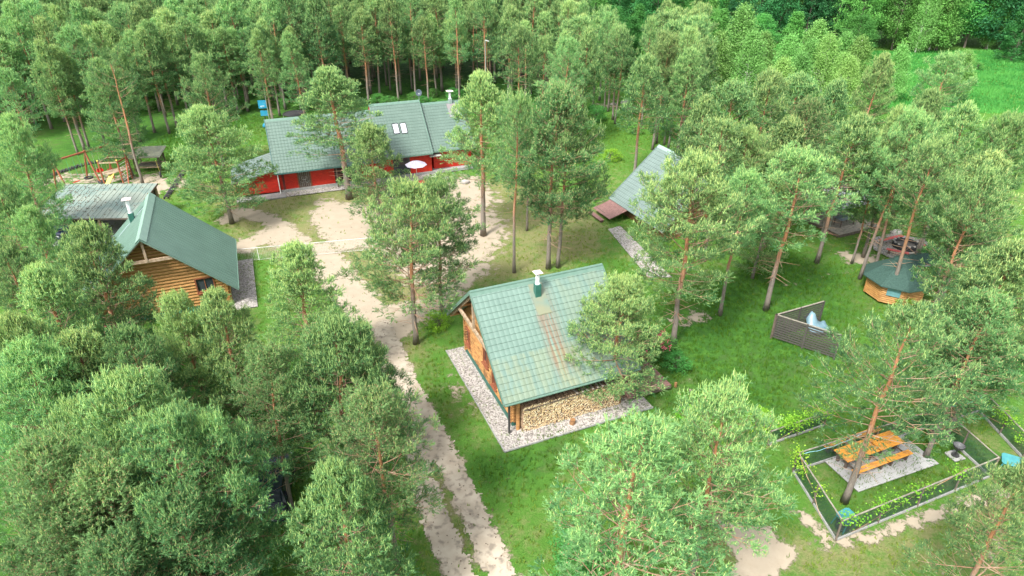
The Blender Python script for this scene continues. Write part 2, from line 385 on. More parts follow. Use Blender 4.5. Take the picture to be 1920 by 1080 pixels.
def w2l(o, p):   # world -> local of a thing turned about z
    c, s = math.cos(o.rotation_euler.z), math.sin(o.rotation_euler.z); dx, dy = p[0]-o.location.x, p[1]-o.location.y
    return (dx*c+dy*s, -dx*s+dy*c, (p[2] if len(p) > 2 else 0)-o.location.z)
def l2w(o, p):
    c, s = math.cos(o.rotation_euler.z), math.sin(o.rotation_euler.z)
    return (o.location.x+p[0]*c-p[1]*s, o.location.y+p[0]*s+p[1]*c, p[2]+o.location.z)
def on_slope(o, px, py, ya, za, yb, zb):
    P0 = l2w(o, (0, ya, za)); n = Vector((0, -(zb-za), (yb-ya))); c, s = math.cos(o.rotation_euler.z), math.sin(o.rotation_euler.z)
    nw = (n.x*c-n.y*s, n.x*s+n.y*c, n.z); return w2l(o, hit(px, py, P0, nw))
def on_wall_x(o, px, py, x):   # plane x = const in local frame
    c, s = math.cos(o.rotation_euler.z), math.sin(o.rotation_euler.z)
    return w2l(o, hit(px, py, l2w(o, (x,0,0)), (c, s, 0)))
def on_wall_y(o, px, py, y):
    c, s = math.cos(o.rotation_euler.z), math.sin(o.rotation_euler.z)
    return w2l(o, hit(px, py, l2w(o, (0,y,0)), (-s, c, 0)))

# ================================================================ MAIN LOG CABIN
mc = thing('log_cabin', 'log cabin with green tile roof, rust streak below its chimney and firewood under the eave', 'cabin', (-.41, 28.0, 0), .40)
L_, W1, W2, HE, HR, HE2 = 8.54, 5.09, 4.70, 2.54, 6.83, 2.69
YB = W1+W2
pch = on_slope(mc, 1010, 560, 0, HE, W1, HR); pru0 = on_slope(mc, 1022, 590, 0, HE, W1, HR); pru1 = on_slope(mc, 1055, 690, 0, HE, W1, HR)
print('chimney at', pch, 'rust', pru0, pru1)
xr = pru0[0]
ROOFT = roof_mat('green_tile_roof', (.118,.190,.158), (.150,.230,.192),
   [(0, 9, -.2, 1.9, (.22,.235,.13), .38, (2.6,.5,1)), (5.2, 8.6, .5, 5, (.22,.24,.15), .25, (2.2,.4,1)),
    (xr-.42, xr+.42, pru1[1], pru0[1]+.1, (.23,.105,.06), .65, (13,.35,1)), (xr-.2, xr+1.0, -.2, pru1[1]+.8, (.24,.23,.12), .4, (6,.4,1)), (xr-.6, xr+.9, pru1[1], pru0[1]+1.2, (.17,.145,.10), .4, (9,.35,1))])
ROOFP = roof_mat('green_sheet_roof', (.090,.165,.130), (.115,.200,.160))
ROOFG = roof_mat('grey_green_sheet_roof', (.145,.205,.180), (.175,.24,.212), [(0,9,-1,6,(.30,.32,.26),.5,(.7,.7,1))])
ROOFR = roof_mat('sea_green_tile_roof', (.090,.145,.118), (.118,.175,.146))
ROOFA = roof_mat('pale_green_tile_roof', (.125,.175,.160), (.158,.215,.195))
roof_slope('roof', mc, 0, L_, 0, HE, W1, HR, ROOFT, 'tile', per=.31, row=.37)
roof_slope('roof', mc, 0, L_, YB, HE2, W1, HR, ROOFT, 'tile', per=.31, row=.37)
m = MB(); m.tube([(-.03,W1,HR+.02),(L_+.03,W1,HR+.02)], .10, 10); m.extr([(-.03,W1-.24,HR-.15),(-.03,W1,HR+.09),(-.03,W1+.24,HR-.15),(-.03,W1,HR+.03)], (L_+.06,0,0)); m.build('ridge_cap', TEAL, mc)
m = MB()
for y0, z0 in ((0, HE), (YB, HE2)):
    for x in (-.03, L_+.03): m.bar((x, y0, z0-.05), (x, W1, HR-.02), .05, .2)
m.bar((0,-.03,HE-.06),(L_,-.03,HE-.06), .05, .12); m.bar((0,YB+.03,HE2-.06),(L_,YB+.03,HE2-.06), .05, .12)
m.build('edge_trim', TEAL, mc)
m = MB(); m.tube([(-.02,-.10,HE-.02),(L_,-.10,HE-.02)], .06, 8); m.build('gutter', TEAL, mc)
WX0, WX1, WY0, WY1 = .95, 7.9, 1.0, YB-1.05
zr = lambda y: HE+(HR-HE)*y/W1 if y < W1 else HE2+(HR-HE2)*(YB-y)/W2
DY = WY1-WY0
gaps = []; wins = []
for (px, py, ww, hh) in ((880, 630, .75, 1.05), (914, 668, .75, 1.1), (930, 712, .6, .9)):
    p = on_wall_x(mc, px, py, WX0); t = p[1]-WY0; wins.append((p[1], p[2], ww, hh)); gaps.append((t-ww/2, t+ww/2, p[2]-hh/2, p[2]+hh/2)); print('win', p)
m = MB(); m.mi = 0
topf = lambda t: zr(WY0+t*DY)-.16
log_wall(m, (WX0,WY0), (WX0,WY1), .35, 7, top=topf, gaps=gaps)
log_wall(m, (WX1,WY0), (WX1,WY1), .35, 7, top=topf)
log_wall(m, (WX0,WY0), (WX1,WY0), .24, zr(WY0)-.12)
log_wall(m, (WX0,WY1), (WX1,WY1), .24, zr(WY1)-.12)
m.box(WX0+.04, WX0+.08, WY0+.1, WY1-.1, .3, 3.0)
m.build('wall', LOGW, mc, smooth=False)
m = MB(); m.box(WX0-.12, WX1+.12, WY0-.12, WY1+.12, 0, .36); m.build('plinth', GREEN, mc)
for (y, z, ww, hh) in wins: window(mc, (WX0-.02, y, z), (0,1,0), (-1,0,0), ww, hh)
m = MB()
for y in (.35, W1, YB-.35): m.tube([(.1,y,zr(y)-.22),(L_-.1,y,zr(y)-.22)], .11, 8)
for y in (2.6, 7.2): m.tube([(.1,y,zr(y)-.22),(L_-.1,y,zr(y)-.22)], .10, 8)
m.build('purlin', LOGW, mc)
m = MB(); ZT = 4.35
ya = (ZT-HE)/(HR-HE)*W1; yb_ = YB-(ZT-HE2)/(HR-HE2)*W2
m.bar((.16, ya, ZT-.1), (.16, yb_, ZT-.1), .14, .2); m.build('tie_beam', BEAM, mc)
m = MB(); m.bar((.16, W1, ZT), (.16, W1, HR-.15), .14, .14, (1,0,0)); m.build('king_post', BEAM, mc)
m = MB()
for y0, z0 in ((.1, HE), (YB-.1, HE2)): m.bar((.18, y0, z0-.12), (.18, W1, HR-.22), .12, .16)
m.build('rafter', BEAM, mc)
m = MB(); m.bar((.45,.42,0),(.45,.42,HE+.1), .1,.1,(1,0,0)); m.build('drainpipe', IRON, mc)
for x, y in ((1.05,.55), (7.55,.30)):
    m = MB(); m.tube([(x,y,0),(x,y,HE+.1)], .12 if x < 2 else .09, 10); m.build('post', LOGW, mc)
m = MB(); m.bar((WX0,.3,HE+.02),(L_-.2,.3,HE+.02), .16,.18); m.build('eave_beam', REDB, mc)
# flashing plate, chimney
zc = HE+(HR-HE)*pch[1]/W1
ux, uz = W1/math.hypot(W1, HR-HE), (HR-HE)/math.hypot(W1, HR-HE)
m = MB(); yA, yB_ = pru0[1], W1-.25
m.add([(xr-.44,yA,HE+(HR-HE)*yA/W1+.075),(xr+.44,yA,HE+(HR-HE)*yA/W1+.075),(xr+.44,yB_,HE+(HR-HE)*yB_/W1+.075),(xr-.44,yB_,HE+(HR-HE)*yB_/W1+.075)], [(0,1,2,3)])
m.add([(xr-.44,yA,HE+(HR-HE)*yA/W1+.075),(xr+.44,yA,HE+(HR-HE)*yA/W1+.075),(xr+.44,yA,HE+(HR-HE)*yA/W1),(xr-.44,yA,HE+(HR-HE)*yA/W1)], [(3,2,1,0)])
m.build('flashing', mat('mossy_flashing', (.13,.19,.155), (.19,.20,.13), 1.2, rough=.5), mc)
chimney(mc, (pch[0], pch[1]+.2, zc+.15), .75, .62, .36, GREEN, .5)
# firewood
rz = mc.rotation_euler.z
FX0, FX1, FH, FY = 1.25, 7.45, 1.82, .18
fw_me = []; rnd = random.Random(5)
FWM = [mat('split_log_end_%d' % i, c, tuple(x*.72 for x in c), 9) for i, c in enumerate([(.86,.70,.44),(.74,.54,.30),(.90,.78,.55),(.62,.42,.22)])]
BARKW = mat('firewood_bark', (.20,.13,.08), (.30,.22,.14), 6)
for v in range(10):
    mb = MB(); kind = v % 4; n = 10
    if kind == 0: a0, a1 = 0, 2*math.pi
    elif kind == 1: a0, a1 = 0, math.pi
    else: a0, a1 = 0, math.pi*.55
    sc = rnd.uniform(.9, 1.1)
    pts = [] if kind == 0 else [(0, -.25)]
    k = n if kind == 0 else n-2
    for i in range(k + (0 if kind == 0 else 1)):
        t = a0+(a1-a0)*i/k; rr = sc*rnd.uniform(.92, 1.05); pts.append((rr*math.cos(t), rr*math.sin(t) - (0 if kind == 0 else .35)))
    mul_ = 1 if kind == 0 else 1.35
    pts = [(x*mul_*.062, z*mul_*.062) for x, z in pts]; q = len(pts)
    vs = [(x, 0, z) for x, z in pts] + [(x, .45, z) for x, z in pts]
    mb.mi = 0; mb.add(vs, [tuple(range(q))])
    mb.mi = 1; mb.add(vs, [tuple(range(2*q-1, q-1, -1))] + [((i+1) % q, i, q+i, q+(i+1) % q) for i in range(q)])
    fw_me.append(mb.mesh('firewood_log', [FWM[v % 4], BARKW]))
logs = []; row = 0; z = .07
while z < FH:
    x = FX0 + (row % 2)*.062; hh = FH - .12*math.sin((x)*1.3)
    while x < FX1:
        logs.append((x+rnd.uniform(-.012,.012), z+rnd.uniform(-.012,.012), rnd.uniform(-.05,.04), rnd.uniform(0, 6.28), rnd.randrange(10), rnd.uniform(.85,1.16))); x += .118
    z += .098; row += 1
logs.sort(key=lambda q: -q[5]); rest = MB()
for i, (x, z, dy, an, v, sc) in enumerate(logs):
    if i < 290:
        o = bpy.data.objects.new('firewood_log', fw_me[v]); COL.objects.link(o); tag(o, 'split firewood log in the stack under the cabin eave, cut end showing', 'firewood', 'firewood logs stacked under the cabin eave')
        p = l2w(mc, (x, FY+dy, z)); o.location = p; o.rotation_euler = (0, an*0+0, rz); o.scale = (sc, 1, sc)
        o.rotation_mode = 'XYZ'; o.rotation_euler = Matrix.Rotation(rz, 3, 'Z').to_4x4().to_3x3().__matmul__(Matrix.Rotation(an, 3, 'Y')).to_euler()
    else:
        me = fw_me[v]; ca, sa = math.cos(an), math.sin(an)
        vs = [((q.co.x*ca+q.co.z*sa)*sc+x, q.co.y+FY+dy, (-q.co.x*sa+q.co.z*ca)*sc+z) for q in me.vertices]
        for pl in me.polygons:
            pass
        n0 = len(rest.v); rest.v += vs
        for pl in me.polygons: rest.f.append(tuple(k+n0 for k in pl.vertices)); rest.m.append((v % 4) if pl.material_index == 0 else 4)
o = rest.build('firewood', FWM+[BARKW]); struct(o, 'stuff'); o.location = mc.location; o.rotation_euler = mc.rotation_euler
tag(o, 'the smaller split logs filling the firewood stack under the cabin eave', 'firewood')
m = MB(); m.box(FX0-.1, FX1+.05, FY+.5, FY+.56, .02, FH+.1); m.bar((FX0,FY-.03,FH-.22),(FX1,FY-.03,FH+.02),.05,.05)
fr = m.build('firewood_rack', DARKW); tag(fr, 'dark plank backing and thin rail holding the firewood stack under the eave', 'rack'); fr.location = mc.location; fr.rotation_euler = mc.rotation_euler
# kindling on top
for i in range(9):
    m = MB(); m.bar((0,0,0),(0,.55,0), .11, .03); o = m.build('offcut_board', GREYW); tag(o, 'grey offcut board laid on top of the firewood stack', 'board', 'offcut boards on the firewood stack')
    o.location = l2w(mc, (4.5+i*.33, -.02, FH+.10)); o.rotation_euler = (0, 0, rz+random.Random(i).uniform(-.25,.25))
# terrace on the right of the cabin
tp = [w2l(mc, (*G(px,py,.4), .4)) for px, py in ((1147,748), (1264,706))]
m = MB(); ty0 = .15; x0_, x1_ = L_-.55, 11.1
nb = 24
for i in range(nb):
    a = ty0 + i*(4.6/nb); m.box(x0_, x1_, a, a+4.6/nb-.015, .36, .42)
ter = thing('terrace', 'brown plank terrace raised beside the log cabin, half hidden by a pine', 'terrace', mc.location, rz)
m.build('deck', BROWNM, ter)
m = MB(); m.bar((x0_,ty0-.03,.27),(x1_,ty0-.03,.27),.05,.18); m.bar((x1_+.03,ty0,.27),(x1_+.03,ty0+4.6,.27),.18,.05,(1,0,0)); m.build('fascia', DARKW, ter)
for i in range(4):
    m = MB(); xx = x0_+.3+i*1.1; m.tube([(xx,ty0+.15,0),(xx,ty0+.15,.3)], .09, 8); m.build('post', LOGD, ter)
m = MB(); m.box(.0,.0+.34,0,.34,0,.36)
m = MB(); m.tube([(0,0,0),(0.02,0,.34)], [.17,.15], 12); st = m.build('chopping_block', [LOGD]); tag(st, 'small stump used as chopping block on the gravel by the firewood', 'stump'); st.location = (*G(1073,795), 0)

# gravel apron round the cabin
def sheet(name, pts, z, m, label=None, kind='structure', edge=None):
    mb = MB(); mb.prism(pts, 0, z); o = mb.build(name, m); struct(o, kind); return o
gp = [l2w(mc, q)[:2] for q in ((-.35,-.85,0),(9.2,-.85,0),(9.2,YB-.3,0),(-.35,YB-.3,0))]
sheet('gravel_apron', gp, .03, GRAVEL)
m = MB(); 
for a, b in ((gp[0],gp[1]),(gp[3],gp[0])): m.bar((*a,.03),(*b,.03),.05,.10)
o = m.build('gravel_kerb', CONC); struct(o)

# ================================================================ LEFT CABIN
lc = thing('log_cabin', 'log cabin with smooth green sheet roof and orange gable behind the left pines', 'cabin', (-24.77, 40.01, 0), 1.94-math.pi/2)
# local: x to the right, y = ridge direction (near -> far); ridge at x=0
def ridge_roof(par, y0, y1, W, he, hr, m, style, per=.5, row=.36, cap=TEAL):
    # slopes built with x along ridge, then turned: reuse roof_slope in a child frame
    pass
LW, LHE, LHR, LL = 5.27, 1.76, 6.64, 8.77
fr_ = bpy.data.objects.new('x', None)
def turned(mb):   # (x along ridge, y across) -> (across, along)
    mb.v = [(-v[1], v[0], v[2]) for v in mb.v]; return mb
def slope_turned(par, x0, x1, ya, za, yb, zb, m, style, per):
    o = roof_slope('roof', par, x0, x1, ya, za, yb, zb, m, style, per)
    for v in o.data.vertices: v.co = (-v.co.y, v.co.x, v.co.z)
    return o
slope_turned(lc, 0, LL, -LW, LHE, 0, LHR, ROOFP, 'seam', .42)
slope_turned(lc, 0, LL, LW, LHE, 0, LHR, ROOFP, 'seam', .42)
m = MB(); m.extr([(-.35,-.03,LHR-.26),(0,-.03,LHR+.09),(.35,-.03,LHR-.26),(0,-.03,LHR+.02)], (0,LL+.06,0)); m.build('ridge_cap', mat('pale_green_trim', (.22,.34,.28), (.19,.30,.25), 3, rough=.45), lc)
m = MB()
for s_ in (-1, 1):
    m.bar((s_*LW,-.03,LHE-.05),(0,-.03,LHR-.05), .05,.2,(0,1,0)); m.bar((s_*LW,LL+.03,LHE-.05),(0,LL+.03,LHR-.05), .05,.2,(0,1,0)); m.bar((s_*(LW+.02),0,LHE-.04),(s_*(LW+.02),LL,LHE-.04), .05,.12)
m.build('edge_trim', TEAL, lc)
zl = lambda x: LHR-(LHR-LHE)*abs(x)/LW
GX = 4.4; p = on_wall_y(lc, 385, 532, 1.1); print('lwin', p)
g2 = [(p[0]+GX-.6, p[0]+GX+.6, p[2]-.55, p[2]+.55)]
m = MB(); tf = lambda t: zl(-GX+t*2*GX)-.16
log_wall(m, (-GX,1.1),(GX,1.1), .3, 8, r=.135, top=tf, gaps=g2); log_wall(m, (-GX,LL-.9),(GX,LL-.9), .3, 8, r=.135, top=tf)
log_wall(m, (-GX,1.1),(-GX,LL-.9), .17, zl(GX)-.1, r=.135); log_wall(m, (GX,1.1),(GX,LL-.9), .17, zl(GX)-.1, r=.135); m.box(-GX+.1,GX-.1,1.14,1.18,.2,2.3)
m.build('wall', LOGO, lc)
window(lc, (p[0],1.07,p[2]), (1,0,0), (0,-1,0), 1.2, 1.1)
m = MB(); m.box(-GX-.14,GX+.14,.96,LL-.76,0,.31); m.build('plinth', GREEN, lc)
m = MB()
for x in (-4.6,-2.3,0,2.3,4.6): m.tube([(x,.1,zl(x)-.2),(x,LL-.1,zl(x)-.2)], .1, 8)
m.build('purlin', BEAM, lc)
m = MB(); m.bar((0,.2,LHR-1.75),(0,.2,LHR-.2),.16,.16,(0,1,0)); m.build('king_post', BEAM, lc)
m = MB(); m.bar((-1.6,.22,LHR-1.75),(1.6,.22,LHR-1.75),.14,.2,(0,0,1)); m.build('tie_beam', BEAM, lc)
m = MB()
for s_ in (-1,1): m.bar((s_*(LW-.1),.12,LHE+.0),(0,.12,LHR-.16),.1,.16,(0,1,0))
m.build('rafter', BEAM, lc)
q = on_wall_y(lc, 347, 582, .4); print('canopy', q)
m = MB(); m.bar((q[0]-1.0,.25,q[2]),(q[0]+.6,.25,q[2]),.9,.06); m.build('door_canopy', mat('bright_green_paint',(.03,.30,.22),(.04,.36,.26),3,rough=.4), lc)
q = on_slope(lc, 249, 412, 0, 0, 0, 0) if False else None
# chimney on the left slope
def slope_x(o, px, py, s_):
    P0 = l2w(o, (0,0,LHR)); n = Vector((s_*(LHR-LHE), 0, LW)); c, s = math.cos(o.rotation_euler.z), math.sin(o.rotation_euler.z)
    return w2l(o, hit(px, py, P0, (n.x*c, n.x*s, n.z)))
q = slope_x(lc, 249, 414, -1); print('lchim', q)
chimney(lc, (q[0], q[1], q[2]+.1), .55, .95, .36, GREEN, .62)
m = MB(); u = .42
m.add([(q[0]-1.2,q[1]-u/2,zl(q[0]-1.2)+.06),(q[0]+1.1,q[1]-u/2,zl(q[0]+1.1)+.06),(q[0]+1.1,q[1]+u/2,zl(q[0]+1.1)+.06),(q[0]-1.2,q[1]+u/2,zl(q[0]-1.2)+.06)], [(0,1,2,3)])
m.build('flashing', mat('pale_flashing', (.2,.29,.28), (.24,.33,.32), 2, rough=.4), lc)
sheet('gravel_apron', [l2w(lc, q)[:2] for q in ((GX,0,0),(LW+1.0,0,0),(LW+1.0,LL-.5,0),(GX,LL-.5,0))], .03, GRAVEL)

# ================================================================ CARPORT
a, b = G(57,411,2.0), G(237,409,2.0); d_, c_ = G(60,347,2.95), G(257,344,2.95)
ang = math.atan2(b[1]-a[1], b[0]-a[0]); cpL = math.hypot(b[0]-a[0], b[1]-a[1])
cp_ = thing('carport', 'long open carport with grey green sheet roof littered with cones', 'carport', (*a, 0), ang)
dw = w2l(cp_, (*c_, 0)); cpD = max(3.5, dw[1]); print('carport', cpL, dw)
roof_slope('roof', cp_, 0, cpL+.4, 0, 2.0, cpD, 2.95, ROOFG, 'seam', .45)
m = MB(); m.bar((0,-.03,1.94),(cpL+.4,-.03,1.94),.05,.14); m.bar((cpL+.42,0,1.94),(cpL+.42,cpD,2.89),.05,.16); m.build('edge_trim', DARKW, cp_)
for i, x in enumerate(np.linspace(.15, cpL+.2, 4)):
    for y in (.25, cpD-.2):
        m = MB(); m.bar((x,y,0),(x,y,1.9+.95*y/cpD-.05),.16,.16,(1,0,0)); m.build('post', BEAM, cp_)
m = MB()
for i in range(26): m.box(.2+i*(cpL-.1)/26, .2+(i+1)*(cpL-.1)/26-.02, cpD-.1, cpD-.07, 0, 2.6)
m.build('back_wall', DARKW, cp_)
m = MB()
for i in range(9): m.bar((cpL+.3, .6+i*.42, .1),(cpL+.3, .6+i*.42, 1.95+.1*i),.10,.03,(1,0,0))
m.bar((cpL+.33,.3,1.2),(cpL+.33,cpD-.2,1.2),.08,.1); m.build('side_wall', LOGD, cp_)
CONEM = mat('brown_cones', (.10,.07,.05), (.18,.12,.08), 6)
m = MB(); r5 = random.Random(3)
for i in range(330):
    x = min(cpL-.1, abs(r5.gauss(0, 3.2))); y = r5.uniform(.1, cpD-.1); z = 2.0+.95*y/cpD+.035; s_ = r5.uniform(.03,.055); an = r5.uniform(0,6.28)
    m.bar((x,y,z),(x+s_*2*math.cos(an),y+s_*2*math.sin(an),z), s_, s_*.8)
o = m.build('fallen_cones', CONEM); struct(o, 'stuff'); tag(o, 'brown pine cones and needles scattered on the carport roof', 'cones'); o.location = cp_.location; o.rotation_euler = cp_.rotation_euler
o = sheet('carport_floor', [l2w(cp_, q)[:2] for q in ((-.2,-1.5,0),(cpL+.5,-1.5,0),(cpL+.5,cpD,0),(-.2,cpD,0))], .02, CONC)

# car builder: a saloon/estate body lofted from side profile
def make_car(name, label, loc, rz, paint, scale=1):
    t = thing(name, label, 'car', (*loc, 0), rz)
    # stations along x (length 4.3), each: half width bottom, mid, top; z bottom, belt, roof
    st = [(-2.15,.55,.70,.45,.45,.62,.72),(-2.05,.72,.82,.60,.28,.68,.86),(-1.6,.80,.87,.72,.24,.80,1.02),(-1.2,.80,.87,.66,.24,.88,1.38),(-.4,.80,.88,.62,.24,.90,1.46),(.4,.80,.88,.62,.24,.90,1.45),(1.0,.80,.87,.70,.24,.90,1.02),(1.7,.78,.85,.70,.26,.78,.90),(2.05,.70,.80,.55,.30,.66,.76),(2.15,.55,.66,.42,.42,.58,.64)]
    b = MB(); vs = []
    for x, wb, wm, wt, zb, zm, zt in st: vs += [(x,-wb,zb),(x,-wm,zb+.22),(x,-wm,zm),(x,-wt,zt),(x,wt,zt),(x,wm,zm),(x,wm,zb+.22),(x,wb,zb)]
    fs = []
    for i in range(len(st)-1):
        for k in range(8): fs.append((i*8+k, i*8+(k+1)%8, (i+1)*8+(k+1)%8, (i+1)*8+k))
    fs += [tuple(range(7,-1,-1)), tuple(range(8*(len(st)-1), 8*len(st)))]
    b.add(vs, fs); body = b.build('body', paint, t, bevel=.05)
    g = MB()   # rear screen, windscreen, side glass, set slightly proud
    def quad(p): g.add(p, [(0,1,2,3)])
    quad([(-1.60,-.62,1.045),(-1.60,.62,1.045),(-1.24,.56,1.36),(-1.24,-.56,1.36)])
    quad([(.96,.62,1.06),(.96,-.62,1.06),(.46,-.55,1.43),(.46,.55,1.43)])
    for s_ in (-1, 1):
        for x0, x1 in ((-1.12,-.42),(-.34,.38)): quad([(x0,s_*.865,.95),(x1,s_*.865,.95),(x1,s_*.68,1.37),(x0,s_*.68,1.34)][::s_])
    g.build('window', GLASS, t)
    for sx in (-1.35, 1.35):
        for sy in (-.78, .78):
            w_ = MB(); w_.torus((sx,sy,.31), .235, .085, 20, 8, 'y'); o = w_.build('wheel', BLACK, t); h_ = MB(); h_.tube([(sx,sy-.06,.31),(sx,sy+.06,.31)], .17, 12); h_.build('rim', STEEL, o)
    for s_ in (-1, 1):
        l = MB(); l.box(-2.13,-2.0,min(s_*.5,s_*.80),max(s_*.5,s_*.80),.68,.80); l.build('tail_light', TAIL, t, bevel=.02)
        l = MB(); l.box(2.0,2.12,min(s_*.45,s_*.72),max(s_*.45,s_*.72),.60,.70); l.build('headlight', GLASSL, t, bevel=.02)
    l = MB(); l.box(-2.19,-2.165,-.26,.26,.47,.58); l.build('number_plate', WHITE, t)
    l = MB(); l.box(-2.24,-2.1,-.74,.74,.34,.46); l.build('bumper', paint, t, bevel=.03)
    return t
make_car('parked_car', 'dark car seen from behind in a gap under the lower left pines', G(517,925), rad(100), mat('black_blue_paint', (.012,.02,.03), (.014,.024,.036), 3, rough=.12))
p = l2w(cp_, (cpL*.30, 1.6, 0)); make_car('parked_car', 'navy blue car parked under the carport roof', p[:2], ang+rad(78), NAVY)
def make_bike(label, loc, rz, cm):
    t = thing('bicycle', label, 'bicycle', (*loc, 0), rz, 'bicycles parked under the carport')
    for x in (-.52, .52):
        m = MB(); m.torus((x,0,.34), .32, .022, 24, 6, 'y'); w_ = m.build('wheel', BLACK, t)
        m = MB(); m.torus((x,0,.34), .295, .010, 24, 5, 'y')
        for k in range(10):
            an = k*math.pi/5; m.tube([(x,0,.34),(x+.29*math.cos(an),0,.34+.29*math.sin(an))], .003, 3, False)
        m.build('rim', STEEL, w_)
    m = MB()
    for a, b in (((-.52,0,.34),(-.18,0,.78)),((-.18,0,.80),(-.05,0,.30)),((-.52,0,.34),(-.05,0,.30)),((-.05,0,.30),(.36,0,.74)),((-.17,0,.72),(.34,0,.80)),((.32,0,.90),(.52,0,.34))): m.tube([a,b], .018, 6)
    m.build('frame', cm, t)
    m = MB(); m.bar((-.30,0,.86),(-.08,0,.88),.13,.05); m.tube([(-.18,0,.78),(-.19,0,.85)],.014,6); m.build('saddle', BLACK, t, bevel=.01)
    m = MB(); m.tube([(.25,-.28,.98),(.32,-.1,.95),(.32,.1,.95),(.25,.28,.98)],.014,6); m.tube([(.32,0,.88),(.32,0,.95)],.016,6); m.build('handlebar', IRON, t)
    m = MB(); m.box(-.75,-.60,-.03,.03,.66,.74); m.build('rear_light', REDP, t)
for i, (px, py, lb, cm) in enumerate(((178,438,'bicycle with pale mudguards under the carport, leftmost of the row', STEEL),(190,438,'bicycle with red rear mudguard in the middle of the carport row', REDP),(202,437,'bicycle under the carport nearest the log cabin roof', IRON))):
    make_bike(lb, G(px,py), ang+rad(80)+i*.08, cm)

# ================================================================ RED HOUSE
rh = thing('red_house', 'long red wooden house with three stepped sea green tile roofs', 'house', (-23.97, 64.03, 0), .36)
RW, RHE, RHR = 5.0, 2.30, 6.45
def gable(par, x0, x1, yf, ybk, ze, zr_, y0w, y1w, name='wall', m_=RED):
    W = (ybk-yf)/2; yc = (yf+ybk)/2; zz = lambda y: ze+(zr_-ze)*(1-abs(y-yc)/W)-.09
    m = MB()
    m.extr([(x0,y0w,.3),(x0,y1w,.3),(x0,y1w,zz(y1w)),(x0,yc,zz(yc)),(x0,y0w,zz(y0w))], (x1-x0,0,0))
    z = .42
    while z < zz(y0w)-.05:       # horizontal weatherboards proud of the wall face
        m.bar((x0-.01,y0w-.012,z),(x1+.01,y0w-.012,z), .028, .10); z += .13
    return m.build(name, m_, par)
sec = [(0, 10.9, 0, RHE, RHR, RW), (10.9, 16.45, .0, 2.55, 7.0, 5.15), (16.45, 21.5, .55, 2.5, 6.55, 4.75)]
for i, (x0, x1, yf, ze, zr_, W) in enumerate(sec):
    roof_slope('roof', rh, x0, x1, yf, ze, yf+W, zr_, ROOFR, 'tile', per=.32, row=.38); roof_slope('roof', rh, x0, x1, yf+2*W, ze, yf+W, zr_, ROOFR, 'tile', per=.32, row=.38)
    m = MB(); m.extr([(x0-.03,yf+W-.22,zr_-.13),(x0-.03,yf+W,zr_+.08),(x0-.03,yf+W+.22,zr_-.13)], (x1-x0+.06,0,0)); m.build('ridge_cap', TEAL, rh)
    m = MB()
    for x in ((x0-.02, x1+.02) if i != 1 else (x1+.03,)):
        m.bar((x,yf,ze-.03),(x,yf+W,zr_+.02),.07,.16); m.bar((x,yf+2*W,ze-.03),(x,yf+W,zr_+.02),.07,.16)
    m.bar((x0,yf-.04,ze-.05),(x1,yf-.04,ze-.05),.08,.12); m.build('edge_trim', mat('dark_teal_trim',(.05,.12,.11),(.06,.14,.13),3) if i == 0 else TEAL, rh)
    gable(rh, x0+(.35 if i != 1 else .02), x1-(.35 if i == 2 else .02), yf, yf+2*W, ze, zr_, yf+.7, yf+2*W-.6)
m = MB(); m.box(.3, 21.2, .55, 9.4, 0, .30); m.build('plinth', CONC, rh)
yw = .7
# front door with white scroll grille, side porch openings
def on_front(px, py): return on_wall_y(rh, px, py, yw)
p0, p1 = on_front(561,342), on_front(580,342); xd0, xd1 = p0[0], p0[0]+1.15; print('door x', p0, p1)
m = MB(); m.box(xd0, xd1, yw-.06, yw-.02, .3, 2.25); dr = m.build('door', DARKW, rh, label='dark glazed door with pale scroll grille')
m = MB()
for s_ in (-1, 1):
    xm = (xd0+xd1)/2; pts = [(xm+s_*(.08+.18*math.sin(t)), yw-.08, 1.3+.16*s_*0+.18*math.cos(t)) for t in np.linspace(.3, 5.4, 14)]; m.tube(pts, .016, 5)
    pts = [(xm+s_*(.05+.36*t), yw-.08, 1.0-.22*math.sin(t*3.1)) for t in np.linspace(0,1,8)]; m.tube(pts, .014, 5)
for x in np.linspace(xd0+.1, xd1-.1, 6): m.tube([(x,yw-.07,.4),(x,yw-.07,2.2)], .008, 4)
m.build('grille', STEEL, dr)
m = MB()
for x in (xd0-.06, xd1+.06): m.box(x-.06,x+.06,yw-.09,yw-.03,.3,2.3)
m.box(xd0-.12,xd1+.12,yw-.092,yw-.028,2.22,2.32); m.build('door_frame', FRAMEW, rh)
m = MB(); m.box(.62,.86,yw-.08,yw-.02,.3,2.2); m.build('corner_board', mat('dark_red_board',(.10,.015,.012),(.14,.02,.015),4), rh)
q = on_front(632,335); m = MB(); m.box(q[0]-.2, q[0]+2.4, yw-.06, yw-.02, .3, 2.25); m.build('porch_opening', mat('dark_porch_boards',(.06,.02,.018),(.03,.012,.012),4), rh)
for dx in (.0,1.1,2.3):
    m = MB(); m.bar((q[0]+dx,.15,0),(q[0]+dx,.15,2.25),.12,.12,(1,0,0)); m.build('porch_post', DARKW, rh)
q = on_front(775,310); m = MB(); m.box(q[0]-2.2,q[0]-.35,yw-.06,yw-.02,.3,2.4); m.build('window', GLASS, rh)
m = MB(); m.box(q[0]+1.8,q[0]+3.1,yw-.5,yw+.6,2.05,2.13); m.build('door_canopy', mat('grey_canopy',(.42,.43,.38),(.34,.35,.31),5), rh)
m = MB(); m.bar((.25,.10,.0),(.25,.10,2.25),.09,.09,(1,0,0)); m.build('drainpipe', WHITE, rh)
